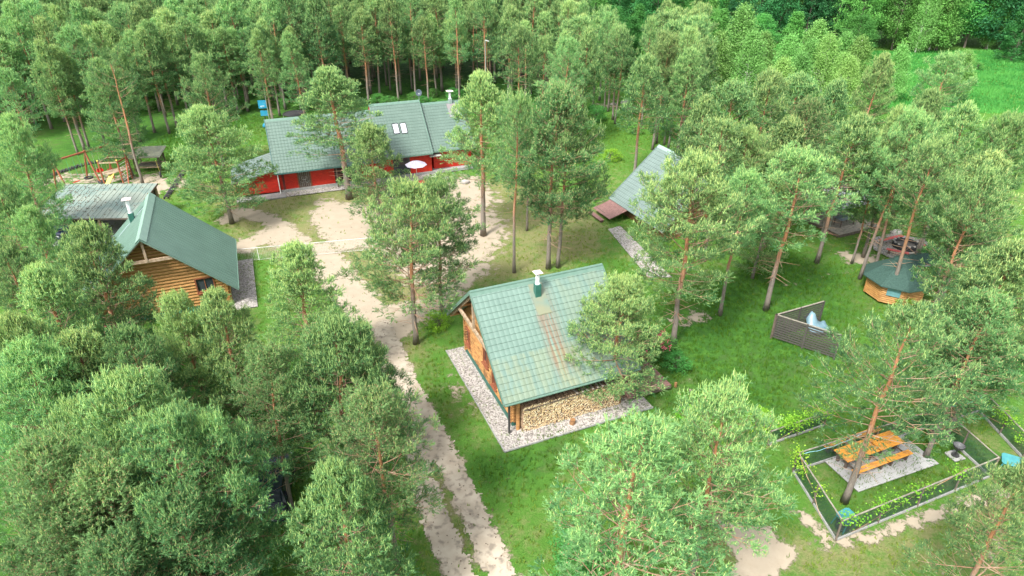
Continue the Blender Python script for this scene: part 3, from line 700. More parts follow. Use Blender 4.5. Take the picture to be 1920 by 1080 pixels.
# skylights
for px, py in ((742.5,242.5), (757,241.5)):
    x, y, z = on_slope(rh, px, py, .0, 2.55, 5.15, 7.0); k = (7.0-2.55)/5.15; zf = lambda yy: 2.55+k*yy
    w_, h_ = .62, .95
    m = MB()
    for dx in (-w_/2, w_/2): m.bar((x+dx,y-h_/2,zf(y-h_/2)+.06),(x+dx,y+h_/2,zf(y+h_/2)+.06),.07,.10)
    for dy in (-h_/2, h_/2): m.bar((x-w_/2,y+dy,zf(y+dy)+.063),(x+w_/2,y+dy,zf(y+dy)+.063),.07,.10)
    o = m.build('skylight', IRON, rh)
    m = MB(); m.add([(x-w_/2,y-h_/2,zf(y-h_/2)+.085),(x+w_/2,y-h_/2,zf(y-h_/2)+.085),(x+w_/2,y+h_/2,zf(y+h_/2)+.085),(x-w_/2,y+h_/2,zf(y+h_/2)+.085)], [(0,1,2,3)]); m.build('pane', GLASSL, o)
x, y, z = on_slope(rh, 846, 200, .55, 2.5, 5.3, 6.55); print('rchim', x, y)
chimney(rh, (x, 5.1, 6.35), .55, .7, .38, mat('grey_green_box',(.2,.28,.25),(.25,.33,.3),3), .75)
m = MB(); m.add([(x-.5,3.6,2.5+(3.05)*4.05/4.75+.1),(x+.7,3.6,2.5+(3.05)*4.05/4.75+.1),(x+.7,5.0,2.5+4.45*4.05/4.75+.1),(x-.5,5.0,2.5+4.45*4.05/4.75+.1)],[(0,1,2,3)]); m.build('flashing', mat('dull_pink_flashing',(.22,.17,.18),(.17,.20,.19),3), rh)
# satellite dish
dp = l2w(rh, (16.6, 5.5, 7.0)); sdh = thing('satellite_dish', 'round grey satellite dish on the ridge of the red house', 'dish', dp, .2)
m = MB(); n = 20; vs = [(0,0,0)]; fs = []
for j in range(1, 5):
    for k in range(n): r_ = .34*j/4; vs.append((r_*math.cos(2*math.pi*k/n), -.9*r_*r_, r_*1.1*math.sin(2*math.pi*k/n)))
for k in range(n): fs.append((0, 1+k, 1+(k+1)%n))
for j in range(3):
    for k in range(n): fs.append((1+j*n+k, 1+(j+1)*n+k, 1+(j+1)*n+(k+1)%n, 1+j*n+(k+1)%n))
vs = [(a_, b_, c_+.75) for a_, b_, c_ in vs]; m.add(vs, fs)
o = m.build('reflector', mat('slate_grey',(.07,.10,.13),(.10,.13,.16),3), sdh, smooth=True); sm_ = o.modifiers.new('thick','SOLIDIFY'); sm_.thickness = .02
m = MB(); m.tube([(0,.04,-.3),(0,.04,.75)], .03, 8); m.build('mast', STEEL, sdh)
m = MB(); m.tube([(0,0,.45),(0,-.42,.72)], .014, 6); m.tube([(0,-.42,.70),(0,-.36,.76)], .04, 8); m.build('feed_arm', STEEL, sdh)
# annex with double doors, left of the house
an0 = w2l(rh, (*G(446,372), 0)); an1 = w2l(rh, (*G(526,364), 0)); print('annex', an0, an1)
AX = an0[0]
m = MB(); yA_ = .45; Z0, Z1 = 1.75, 2.75
m.extr([(AX,yA_,.25),(.30,yA_,.25),(.30,yA_,Z1-.05),(AX,yA_,Z0-.05)], (0,5.2,0))
for i in range(int((.25-AX)/.16)):
    xx = AX+.02+i*.16; zt = Z0-.08+(Z1-Z0)*(xx-AX)/(.3-AX); m.box(xx, xx+.13, yA_-.03, yA_, .28, zt)
m.build('annex_wall', RED, rh)
for i, (xx0, xx1) in enumerate(((AX+.25, AX+1.55), (AX+1.65, AX+2.85))):
    m = MB(); zt = 1.62+.15*i
    for k in range(8): a_ = xx0+(xx1-xx0)*k/8; m.box(a_, a_+(xx1-xx0)/8-.012, yA_-.075, yA_-.035, .36, zt)
    o = m.build('annex_door', RED, rh)
    for zz in (.6, zt-.25):
        m = MB(); m.bar((xx0+.05,yA_-.09,zz),(xx1-.3,yA_-.09,zz),.02,.05); m.build('hinge', IRON, o)
m = MB(); nn = 12
sl = lambda x: Z0+(Z1-Z0)*(x-AX)/(.3-AX)
m.add([(AX-.3,yA_-.35,sl(AX-.3)),(.2,yA_-.35,sl(.2)),(.2,yA_+5.5,sl(.2)),(AX-.3,yA_+5.5,sl(AX-.3))],[(0,1,2,3)]); 
m.add([(AX-.3,yA_-.35,sl(AX-.3)-.07),(.2,yA_-.35,sl(.2)-.07),(.2,yA_+5.5,sl(.2)-.07),(AX-.3,yA_+5.5,sl(AX-.3)-.07)],[(3,2,1,0)])
for i in range(12): y = yA_-.35+i*.53; m.bar((AX-.3,y,sl(AX-.3)+.015),(.2,y,sl(.2)+.015),.05,.03)
m.bar((AX-.3,yA_-.37,sl(AX-.3)-.03),(.2,yA_-.37,sl(.2)-.03),.04,.12)
m.build('annex_roof', ROOFA, rh)
o = sheet('concrete_path', [l2w(rh, q)[:2] for q in ((AX-.1,-.9,0),(.7,-.9,0),(.7,.6,0),(AX-.1,.6,0))], .12, CONC)
o = sheet('gravel_apron', [l2w(rh, q)[:2] for q in ((.7,-.7,0),(16,-.7,0),(16,.6,0),(.7,.6,0))], .03, GRAVEL)

# ================================================================ A-FRAME CABIN
af = thing('steep_roof_cabin', 'cabin with steep pale green tile roof almost to the ground and brown porch', 'cabin', (14.24, 62.77, 0), -1.14)
AW, AHE, AHR, AL = 5.28, 1.1, 5.7, 8.6
roof_slope('roof', af, 0, AL, -AW, AHE, 0, AHR, ROOFA, 'tile', per=.30, row=.40); roof_slope('roof', af, 0, AL, AW, AHE, 0, AHR, ROOFA, 'tile', per=.30, row=.40)
m = MB(); m.extr([(-.03,-.25,AHR-.15),(-.03,0,AHR+.09),(-.03,.25,AHR-.15)], (AL+.06,0,0)); m.build('ridge_cap', mat('pale_ridge',(.26,.36,.32),(.23,.33,.29),3,rough=.45), af)
m = MB()
for x in (-.03, AL+.03):
    for s_ in (-1,1): m.bar((x,s_*AW,AHE-.03),(x,0,AHR+.0),.06,.16)
m.build('edge_trim', ROOFA, af)
m = MB(); m.extr([(.5,-AW+.7,0),(.5,AW-.7,0),(.5,AW-.7,AHE+.4),(.5,0,AHR-.2),(.5,-AW+.7,AHE+.4)], (AL-1,0,0)); m.build('wall', LOGD, af)
q = w2l(af, (*G(1306,300,5.6),5.6)); chimney(af, (min(max(q[0],3),AL-.8), .1, AHR-.3), .5, .75, .34, STEEL2, .62); print('afchim', q)
# brown lean-to porch below the eave
m = MB()
P = [(0.2,-AW+.15,AHE+.02),(3.2,-AW+.15,AHE+.02),(3.2,-AW-1.9,.55),(.2,-AW-1.9,.55)]
for i in range(14):
    a0 = i/14; a1 = (i+.88)/14
    lerp = lambda t: Vector(P[0]).lerp(Vector(P[3]), t)
    A, B = lerp(a0), lerp(a1); m.add([A,B,B+Vector((3,0,0)),A+Vector((3,0,0)),A-Vector((0,0,.04)),B-Vector((0,0,.04)),B+Vector((3,0,-.04)),A+Vector((3,0,-.04))], [(0,1,2,3),(7,6,5,4),(0,4,5,1),(1,5,6,2),(2,6,7,3),(3,7,4,0)])
m.build('porch_roof', BROWNM, af)
m = MB(); m.bar((.3,-AW-1.6,.62),(1.9,-AW-1.6,.62),.06,.06); m.bar((.3,-AW-.4,1.15),(.3,-AW-1.6,.9),.06,.06); m.build('porch_rail', DARKW, af)
m = MB(); m.box(.4,2.6,-AW-2.5,-AW-2.05,.22,.28); m.box(.45,.55,-AW-2.4,-AW-2.1,0,.22); m.box(2.4,2.5,-AW-2.4,-AW-2.1,0,.22); m.build('step', BROWNM, af)
sheet('gravel_apron', [G(1140,430), G(1163,424), G(1260,520), G(1215,520)], .03, GRAVEL)
print('part2 ok')
# ================================================================ GROUND
def poly_px(pts): return np.array([G(*p) for p in pts])
def d_line(X, Y, P):
    d = np.full(X.shape, 1e9)
    for (ax, ay), (bx, by) in zip(P[:-1], P[1:]):
        dx, dy = bx-ax, by-ay; t = np.clip(((X-ax)*dx+(Y-ay)*dy)/(dx*dx+dy*dy+1e-9), 0, 1)
        d = np.minimum(d, np.hypot(X-ax-t*dx, Y-ay-t*dy))
    return d
def in_poly(X, Y, P):
    c = np.zeros(X.shape, bool); n = len(P)
    for i in range(n):
        x0, y0 = P[i]; x1, y1 = P[(i+1) % n]
        c ^= ((y0 > Y) != (y1 > Y)) & (X < (x1-x0)*(Y-y0)/(y1-y0+1e-12)+x0)
    return c
def soft_poly(X, Y, pts, w):
    P = poly_px(pts); d = d_line(X, Y, np.vstack([P, P[:1]])); s = np.where(in_poly(X, Y, P), d, -d)
    return np.clip(.5+s/(2*w), 0, 1)
def soft_line(X, Y, pts, r, w):
    return np.clip(.5+(r-d_line(X, Y, poly_px(pts)))/(2*w), 0, 1)
def vnoise(X, Y, sc, seed):
    r = np.random.RandomState(seed); T = r.rand(64, 64); x = X/sc; y = Y/sc
    xi = np.floor(x).astype(int); yi = np.floor(y).astype(int); fx = x-xi; fy = y-yi; fx = fx*fx*(3-2*fx); fy = fy*fy*(3-2*fy)
    g = lambda i, j: T[i % 64, j % 64]
    return (g(xi,yi)*(1-fx)+g(xi+1,yi)*fx)*(1-fy)+(g(xi,yi+1)*(1-fx)+g(xi+1,yi+1)*fx)*fy
TRK_R = [(950,1100),(905,1000),(868,920),(828,845),(790,770),(762,720),(735,650),(715,610)]
TRK_L = [(870,1100),(845,1040),(815,970),(790,900),(782,850),(790,800),(785,765)]
def fields(X, Y):
    sand = np.zeros(X.shape)
    def up(v): np.maximum(sand, v, out=sand)
    up(soft_line(X, Y, TRK_R, .68, .6)); up(soft_line(X, Y, TRK_L, .62, .5))
    up(soft_line(X, Y, [(782,800),(765,760),(735,690)], .8, .5))
    up(soft_poly(X, Y, [(640,560),(700,575),(800,560),(790,600),(752,640),(700,650),(660,620)], 1.0))
    up(soft_line(X, Y, [(715,610),(660,550),(620,500),(600,470)], 1.6, .9))
    up(soft_line(X, Y, [(600,480),(545,455),(500,440),(445,465)], 1.3, .9)*.95)
    up(soft_line(X, Y, [(560,450),(505,410),(450,395),(430,410)], 1.1, .8)*.9)
    up(soft_poly(X, Y, [(600,370),(700,385),(720,420),(680,470),(620,470),(575,410)], 1.5)*.92)
    up(soft_poly(X, Y, [(700,400),(940,390),(960,440),(930,490),(860,520),(820,540),(760,540),(700,480)], 2.0)*.80)
    up(soft_poly(X, Y, [(700,330),(900,325),(950,380),(900,400),(720,390)], 2.0)*.80)
    up(soft_line(X, Y, [(790,590),(860,530),(900,500)], 1.4, 1.2)*.74)
    up(soft_poly(X, Y, [(1325,960),(1440,985),(1508,1040),(1440,1082),(1365,1085),(1380,1040)], .5))
    up(soft_poly(X, Y, [(1555,465),(1660,478),(1655,500),(1590,495)], .8)*.72)
    up(soft_line(X, Y, [(1275,600),(1310,590)], 1.1, 1.0)*.6)
    up(soft_line(X, Y, [(270,335),(300,350),(330,345)], 2.0, 1.5)*.72); up(soft_line(X, Y, [(110,335),(230,335)], 2.6, 1.6)*.55)
    up(soft_line(X, Y, [(1540,1020),(1640,1000),(1760,960),(1880,920)], .5, .5)*.72); up(soft_line(X, Y, [(1500,960),(1560,1015)], .5, .4)*.66)
    up(soft_line(X, Y, [(1290,700),(1300,750),(1290,790)], .12, .2)*.55)
    up(soft_line(X, Y, [(1460,540),(1530,520),(1610,505)], .25, .4)*.5)
    up(soft_poly(X, Y, [(1840,950),(1920,930),(1930,1080),(1700,1080)], 1.5)*.42)
    up(soft_line(X, Y, [(840,700),(880,770)], .9, .8)*.48)
    up(soft_line(X, Y, [(1120,195),(1180,203)], 1.2, 1.2)*.55)
    dry = np.full(X.shape, .44)
    def upd(v): np.maximum(dry, v, out=dry)
    upd(soft_poly(X, Y, [(330,340),(700,330),(960,330),(1130,380),(1160,470),(1050,520),(880,560),(800,620),(850,800),(930,960),(960,1090),(780,1090),(700,600),(440,470),(400,420)], 2.5)*.9)
    upd(soft_poly(X, Y, [(1520,1000),(1930,880),(1930,1090),(1300,1090),(1290,950)], 1.2)*.75)
    upd(soft_line(X, Y, [(1780,790),(1920,850)], 1.6, 1.0)*.6)
    upd(soft_line(X, Y, [(1150,270),(1200,290)], 3, 2)*.45)
    lush_shade = np.zeros(X.shape)  # dark green mask: lush grass, plus tree shade put into the ground colour
    def upl(v): np.maximum(lush_shade, v, out=lush_shade)
    upl(soft_poly(X, Y, [(1150,500),(1250,560),(1420,440),(1600,500),(1640,600),(1500,800),(1330,800),(1200,800),(1250,700)], 2.5))
    upl(soft_line(X, Y, [(930,880),(1050,850)], 1.6, 1.2)*.9)
    upl(soft_poly(X, Y, [(60,200),(450,190),(1100,170),(1080,240),(500,240),(330,310),(200,290),(60,330)], 5)); 
    upl(soft_line(X, Y, [(1210,430),(1240,480)], 1.2, 1.2)*.9); upl(soft_line(X, Y, [(800,690),(850,850)], .8, 1)*.55)
    upl(soft_poly(X, Y, [(1540,830),(1750,780),(1870,850),(1600,960)], 1)*.7)
    lush_shade = np.maximum(lush_shade, np.clip((Y-98)/6, 0, 1)*(X < 12)); lush_shade = np.maximum(lush_shade, np.clip((-X-6-Y*.12)/4, 0, 1)*(Y < 36)); dry = dry*(1-.8*np.clip((Y-70)/16, 0, 1)*(X > 2))*(1-.7*np.clip((Y-98)/6, 0, 1))  # ground under the forest and lower left pines darkened, their shade painted in
    return sand, dry, lush_shade
def axis(lo, hi, st, far):
    a = np.arange(lo, hi+1e-6, st); e = []
    x = hi; s = st
    while x < far: s *= 1.22; x += s; e.append(x)
    b = []; x = lo; s = st
    while x > -far: s *= 1.22; x -= s; b.append(x)
    return np.array(b[::-1] + list(a) + e)
xs = axis(-58, 62, .30, 3000); ys = axis(14, 112, .30, 3000)
XX, YY = np.meshgrid(xs, ys)
sand, dry, lush_shade = fields(XX, YY)
def ground_z(x, y): return 0.0
nz = (vnoise(XX, YY, 2.3, 1)-.5)*.10 + (vnoise(XX, YY, .8, 2)-.5)*.045
nz *= np.clip((np.hypot(XX, YY-50) < 140)*1.0, 0, 1)
V = np.stack([XX, YY, nz-.055], -1).reshape(-1, 3); ny_, nx_ = XX.shape
I = np.arange(ny_*nx_).reshape(ny_, nx_)
F = np.stack([I[:-1,:-1], I[:-1,1:], I[1:,1:], I[1:,:-1]], -1).reshape(-1, 4)
def ground_mat():
    m, nt, b = base_mat('ground_cover', .95); L = nt.links; b.inputs['Specular IOR Level'].default_value = .15
    def att(n): a = N(nt, 'ShaderNodeAttribute'); a.attribute_name = n; return a.outputs['Fac']
    tc = N(nt, 'ShaderNodeTexCoord')
    def noise(sc, det=5, ro=.6):
        n = N(nt, 'ShaderNodeTexNoise'); n.inputs['Scale'].default_value = sc; n.inputs['Detail'].default_value = det; n.inputs['Roughness'].default_value = ro; L.new(tc.outputs['Object'], n.inputs['Vector']); return n.outputs['Fac']
    def math_(op, a, c, d=None):
        q = N(nt, 'ShaderNodeMath', operation=op)
        for i, v in enumerate((a, c, d)):
            if v is None: continue
            if isinstance(v, (int, float)): q.inputs[i].default_value = v
            else: L.new(v, q.inputs[i])
        return q.outputs[0]
    def step(v, a, c):
        r = N(nt, 'ShaderNodeMapRange', interpolation_type='SMOOTHSTEP'); r.inputs[1].default_value = a; r.inputs[2].default_value = c; L.new(v, r.inputs[0]); return r.outputs[0]
    def mixc(f, a, c):
        q = N(nt, 'ShaderNodeMix', data_type='RGBA'); L.new(f, q.inputs[0])
        for i, v in ((6, a), (7, c)):
            if isinstance(v, tuple): q.inputs[i].default_value = (*v, 1)
            else: L.new(v, q.inputs[i])
        return q.outputs[2]
    big, mid, fine = noise(.22, 4), noise(1.3, 6, .65), noise(9, 5, .7)
    wob = math_('ADD', math_('MULTIPLY', math_('SUBTRACT', mid, .5), 1.5), math_('MULTIPLY', math_('SUBTRACT', fine, .5), .7))
    sf = step(math_('ADD', att('sand'), wob), .42, .60)
    df = step(math_('ADD', att('dry'), math_('ADD', wob, math_('MULTIPLY', math_('SUBTRACT', big, .5), .9))), .30, 1.0)
    lf = math_('MULTIPLY', att('lush_shade'), step(math_('ADD', mid, math_('MULTIPLY', math_('SUBTRACT', fine, .5), .5)), .28, .62))
    g1 = mixc(fine, (.050,.140,.018), (.105,.240,.036)); g2 = mixc(fine, (.014,.072,.010), (.036,.132,.018)); gd = mixc(fine, (.15,.165,.052), (.26,.245,.12))
    df = math_('MULTIPLY', df, math_('SUBTRACT', 1.0, math_('MULTIPLY', att('lush_shade'), .7))); g = mixc(lf, g1, g2); g = mixc(df, g, gd)
    sd_ = mixc(mid, (.28,.23,.17), (.40,.345,.265)); litter = mixc(step(fine, .60, .70), sd_, (.30,.24,.17))
    c = mixc(sf, g, litter); L.new(c, b.inputs['Base Color'])
    bp = N(nt, 'ShaderNodeBump'); bp.inputs['Distance'].default_value = .12; bp.inputs['Strength'].default_value = .9; L.new(math_('MULTIPLY', fine, math_('SUBTRACT', 1.1, sf)), bp.inputs['Height']); L.new(bp.outputs[0], b.inputs['Normal'])
    return m
me = np_mesh('ground', V, F, [ground_mat()])
for n_, a_ in (('sand', sand), ('dry', dry), ('lush_shade', lush_shade)):
    q = me.attributes.new(n_, 'FLOAT', 'POINT'); q.data.foreach_set('value', a_.astype(np.float32).ravel())
o = bpy.data.objects.new('ground', me); COL.objects.link(o); struct(o)
# dirt track: its own sheet above the ground, ragged by noise, following the two wheel lines
rx = np.arange(-12, 2, .07); ry = np.arange(16, 42, .07); RX, RY = np.meshgrid(rx, ry)
rs = np.maximum(soft_line(RX, RY, TRK_R, .68, .4), soft_line(RX, RY, TRK_L, .72, .4)) + (vnoise(RX, RY, .8, 5)-.5)*.40 + (vnoise(RX, RY, .23, 6)-.5)*.45 + (vnoise(RX, RY, .09, 7)-.5)*.35
zz_ = (vnoise(RX, RY, 2.3, 1)-.5)*.10 + (vnoise(RX, RY, .8, 2)-.5)*.045 - .055 + .030
cm_ = (rs[:-1,:-1] > .62); I = np.arange(RX.size).reshape(RX.shape)
F = np.stack([I[:-1,:-1][cm_], I[:-1,1:][cm_], I[1:,1:][cm_], I[1:,:-1][cm_]], -1)
o = bpy.data.objects.new('dirt_track', np_mesh('dirt_track', np.stack([RX, RY, zz_], -1).reshape(-1, 3), F, [mat('track_sand', (.33,.28,.215), (.43,.375,.295), 1.1, (1,1,1), .95, .02, c3=(.22,.185,.145), s3=2.6)])); COL.objects.link(o); struct(o)

# ================================================================ grass tufts (ground cover)
rg = np.random.RandomState(11); n = 105000
gx = rg.uniform(-45, 50, n); gy = 16+rg.rand(n)**1.25*78
s_, d_, l_ = fields(gx, gy)
keep = (s_ + (vnoise(gx, gy, 1.2, 7)-.5)*.5 < .35+.6*(rg.rand(n) < .10)) & (rg.rand(n) < .30+.7*l_+.3*(vnoise(gx, gy, 3, 8) > .5)) & (np.abs(gx) < 3+gy*.85)
gx, gy, d_, l_ = gx[keep], gy[keep], d_[keep], l_[keep]; n = len(gx); K = 5
an = rg.uniform(0, 6.28, (n, K)); hh = rg.uniform(.06, .19, (n, K))*(1+.5*l_[:, None]); ox = rg.normal(0, .05, (n, K)); oy = rg.normal(0, .05, (n, K))
bx, by = gx[:, None]+ox, gy[:, None]+oy; wx, wy = np.cos(an)*.02, np.sin(an)*.02; lx, ly = rg.normal(0, .04, (n, K)), rg.normal(0, .04, (n, K))
V = np.stack([np.stack([bx-wx, by-wy, 0*bx-.05], -1), np.stack([bx+wx, by+wy, 0*bx-.05], -1), np.stack([bx+lx, by+ly, hh], -1)], 2).reshape(-1, 3)
tt = np.repeat(np.clip(d_*.8-l_*.6+rg.normal(.25, .2, n), 0, 1), K*3)
mn = 26000; mx_ = rg.uniform(50, 115, mn); my_ = rg.uniform(95, 141, mn); mpx = 960+FPX*mx_/(my_*_c+CAM_H*_s); kk = (mpx > 1560) & (mpx < 2000); mx_, my_ = mx_[kk], my_[kk]; mn = len(mx_)
patch = vnoise(mx_, my_, 3.0, 12); hm = rg.uniform(.15, .35, (mn, 4))*(.5+1.6*patch[:, None]); bxm = mx_[:, None]+rg.normal(0, .18, (mn, 4)); bym = my_[:, None]+rg.normal(0, .18, (mn, 4)); am = rg.uniform(0, 6.28, (mn, 4)); wxm, wym = np.cos(am)*.07, np.sin(am)*.07
Vm = np.stack([np.stack([bxm-wxm, bym-wym, 0*bxm-.05], -1), np.stack([bxm+wxm, bym+wym, 0*bxm-.05], -1), np.stack([bxm+rg.normal(0,.1,(mn,4)), bym+rg.normal(0,.1,(mn,4)), hm], -1)], 2).reshape(-1, 3)
o = bpy.data.objects.new('meadow_grass', np_mesh('meadow_grass', Vm, np.arange(len(Vm)).reshape(-1, 3), [LEAFM], tint=np.repeat(np.clip(patch+rg.normal(0,.2,mn), 0, 1), 12))); COL.objects.link(o); struct(o, 'stuff'); tag(o, 'taller bright grass growing in clumps on the far meadow', 'grass')
o = bpy.data.objects.new('grass', np_mesh('grass', V, np.arange(len(V)).reshape(-1, 3), [GRASSM], tint=tt)); COL.objects.link(o); struct(o, 'stuff'); tag(o, 'short grass tufts growing over the lawns between the cabins', 'grass')

# ================================================================ GRILL HUT (octagonal)
kx, ky = G(1697, 476, 3.5); kt = thing('grill_hut', 'octagonal orange log grill hut with dark green shingle roof', 'hut', (kx, ky, 0), .25)
def ring(r, z, n=8, off=math.pi/8): return [(r*math.cos(2*math.pi*k/n+off), r*math.sin(2*math.pi*k/n+off), z) for k in range(n)]
m = MB(); R0 = ring(2.45, 1.62); R1 = ring(.55, 3.02); T = (0,0,3.5)
m.add(R0+R1, [(k,(k+1)%8,8+(k+1)%8,8+k) for k in range(8)]); m.add(ring(2.45,1.54)+ring(.5,2.9), [(8+k,8+(k+1)%8,(k+1)%8,k) for k in range(8)])
m.add(R0+ring(2.45,1.54), [(k,8+k,8+(k+1)%8,(k+1)%8) for k in range(8)]); m.build('roof', SHING, kt)
m = MB(); m.add(ring(.66,3.02)+[T], [(k,(k+1)%8,8) for k in range(8)]); m.add(ring(.66,3.02)+ring(.5,2.95), [(8+k,8+(k+1)%8,(k+1)%8,k) for k in range(8)]); m.build('smoke_cap', SHING, kt)
m = MB(); C8 = ring(2.0, 0)
for k in range(8):
    a, b = C8[k], C8[(k+1)%8]; log_wall(m, a, b, .12, 1.78, r=.085, ext=.08)
m.build('wall', LOGO, kt)
wa = -math.pi/2-.75; m = MB(); cc = Vector((1.87*math.cos(wa), 1.87*math.sin(wa), 1.15)); 
k8 = round((wa+2*math.pi-math.pi/4)/(math.pi/4)); wa = math.pi/4*k8+math.pi/4; cc = Vector((1.95*math.cos(wa), 1.95*math.sin(wa), 1.15)); dd = Vector((-math.sin(wa), math.cos(wa), 0)); nn = Vector((math.cos(wa), math.sin(wa), 0))
m.bar(cc-dd*.45+nn*.03, cc+dd*.45+nn*.03, .05, .6); m.build('window', mat('teal_glass',(.10,.22,.24),(.12,.26,.28),3,rough=.1), kt)
m = MB(); m.prism([(2.0,.4),(3.1,.6),(3.1,1.7),(1.5,1.7)], 0, 1.5); m.build('entrance_wall', LOGO, kt)
m = MB(); m.extr([(1.2,.2,2.15),(1.2,1.1,2.6),(1.2,2.0,2.15)], (2.2,0,.0)); m.build('entrance_roof', SHING, kt)

# ================================================================ FIRE PIT with red benches
fx, fy = G(1703, 468); sheet('gravel_circle', [(fx+3.0*math.cos(t), fy+3.2*math.sin(t)) for t in np.linspace(0, 2*math.pi, 9)[:-1]], .03, GRAVEL)
fp = thing('fire_pit', 'round black fire pit ringed with pale stones among red benches', 'fire pit', (*G(1697,463), 0))
m = MB()
for z in (.12,.32): m.torus((0,0,z), .95, .13, 26, 8)
m.build('ring', BLACK, fp)
m = MB(); m.tube([(0,0,.02),(0,0,.2)], .85, 18); m.build('ash_bed', mat('ash',(.06,.055,.05),(.12,.11,.10),9), fp)
for i in range(14):
    t = i*2*math.pi/14; m = MB(); m.torus((.97*math.cos(t),.97*math.sin(t),.47), .07, .04, 8, 5, 'z'); m.build('stone', STONE, fp)
def bench(label, p, q, h=.42):
    a, b = G(*p), G(*q); L = math.hypot(b[0]-a[0], b[1]-a[1]); t = thing('bench', label, 'bench', (*a, 0), math.atan2(b[1]-a[1], b[0]-a[0]), 'red benches around the fire pit')
    for i in range(2):
        m = MB(); m.box(0, L, -.17+i*.18, -.01+i*.18, h-.05, h); m.build('seat', REDBENCH, t)
    for x in (.25, L-.25): m = MB(); m.box(x-.1, x+.1, -.14, .14, 0, h-.052); m.build('leg', DARKW, t)
bench('red bench behind the fire pit, nearest the wooden deck', (1648,458), (1690,449)); bench('red bench in front of the fire pit, beside the grill hut roof', (1660,474), (1702,483)); bench('short red bench at the right of the fire pit, turned towards it', (1724,462), (1742,480))

# ================================================================ DECK with pavilion
d0, d1, d2 = G(1572,446), G(1648,428), G(1524,428)
dk = thing('wooden_deck', 'grey plank deck under a pale tent between the pines', 'deck', (*d0, 0), math.atan2(d1[1]-d0[1], d1[0]-d0[0]))
DL = math.hypot(d1[0]-d0[0], d1[1]-d0[1])
m = MB()
for i in range(22): m.box(0, DL, i*.2, i*.2+.18, .25, .3)
m.build('planks', GREYW, dk)
m = MB(); m.box(0,DL,-.05,-.01,.02,.28); m.box(-.05,-.01,0,4.4,.02,.28); m.build('fascia', DARKW, dk)
tn = thing('party_tent', 'pale lilac pointed tent over the wooden deck, screened by pines', 'tent', (*l2w(dk, (DL*.5,3.2,0))[:2], .3), dk.rotation_euler.z)
m = MB(); a = 2.6; n = 6
prof = [(1,2.15),(.72,2.45),(.42,2.85),(.16,3.35),(.02,3.6)]; vs = []; fs = []
for s_, z in prof: vs += [(-a*s_,-a*s_*.8,z),(0,-a*s_*.84,z-.05),(a*s_,-a*s_*.8,z),(a*s_,a*s_*.8,z),(0,a*s_*.84,z-.05),(-a*s_,a*s_*.8,z)]
for i in range(len(prof)-1):
    for k in range(6): fs.append((i*6+k, i*6+(k+1)%6, (i+1)*6+(k+1)%6, (i+1)*6+k))
m.add(vs, fs); vz = [(x,y,z) for x,y,z in vs[:6]]; m.add(vz+[(x,y,z-.28) for x,y,z in vz], [(k,6+k,6+(k+1)%6,(k+1)%6) for k in range(6)])
m.build('canopy', LILAC, tn)
for sx in (-1,1):
    for sy in (-1,1): m = MB(); m.tube([(sx*a*.96,sy*a*.77,0),(sx*a*.96,sy*a*.77,2.15)], .035, 8); m.build('pole', STEEL, tn)
tb = thing('garden_table', 'dark slate topped table on the deck under the tent', 'table', (*l2w(dk, (DL*.42,1.5,0))[:2], .3), dk.rotation_euler.z)
m = MB(); m.box(-.9,.9,-.45,.45,.70,.75); m.build('tabletop', mat('slate_top',(.14,.18,.22),(.18,.22,.26),3,rough=.4), tb)
for sx in (-.8,.8):
    for sy in (-.38,.38): m = MB(); m.box(sx-.035,sx+.035,sy-.035,sy+.035,0,.70); m.build('leg', DARKW, tb)

SLATW = mat('dark_grey_slats', (.075,.07,.06), (.045,.042,.037), 5, (1,1,5), .85)
# ================================================================ PRIVACY SCREEN
def slat_fence(label, A, B, h, m_, name='slat_fence', gap=.18, postn=3, group=None):
    L = math.hypot(B[0]-A[0], B[1]-A[1]); t = thing(name, label, 'fence', (*A, 0), math.atan2(B[1]-A[1], B[0]-A[0]), group)
    m = MB(); z = .12
    while z < h: m.box(0, L, -.012, .012, z, z+gap*.66); z += gap
    m.build('slats', m_, t)
    for i in range(postn): x = L*i/(postn-1); m = MB(); m.box(x-.06,x+.06,-.075,-.014 if i else .07,0,h+.05); m.build('post', m_ if i else DARKW, t)
    m = MB(); m.box(-.02,L+.02,-.05,.05,h+.003,h+.04); m.build('cap_rail', GREYW, t)
pv0 = G(1446,634); slat_fence('grey slatted screen facing the lawn, its dark corner post at left', pv0, (pv0[0]+3.3, pv0[1]-2.45), 1.9, SLATW)
slat_fence('grey slatted screen running back from the dark corner post', pv0, (pv0[0]+3.9, pv0[1]+1.75), 1.9, SLATW, postn=3)
tx, ty = G(1545, 612, .6); m = MB(); rt = random.Random(8); n = 12; vs = []; fs = []
for i in range(n):
    for j in range(n):
        u, v = i/(n-1)-.5, j/(n-1)-.5; z = .95*math.exp(-((u+.25)**2*14+(v-.35)**2*9))+.12*math.sin(u*17)*math.cos(v*13)*.5+.08
        vs.append((u*1.5+rt.uniform(-.03,.03), v*1.5+rt.uniform(-.03,.03), max(.04,z)))
for i in range(n-1):
    for j in range(n-1): fs.append((i*n+j,(i+1)*n+j,(i+1)*n+j+1,i*n+j+1))
m.add(vs, fs); o = m.build('tarpaulin', TARP, smooth=True); o.location = (tx-.3, ty+.2, .35); so = o.modifiers.new('thick','SOLIDIFY'); so.thickness = .01; tag(o, 'crumpled pale blue tarpaulin draped inside the slatted screen', 'tarpaulin')

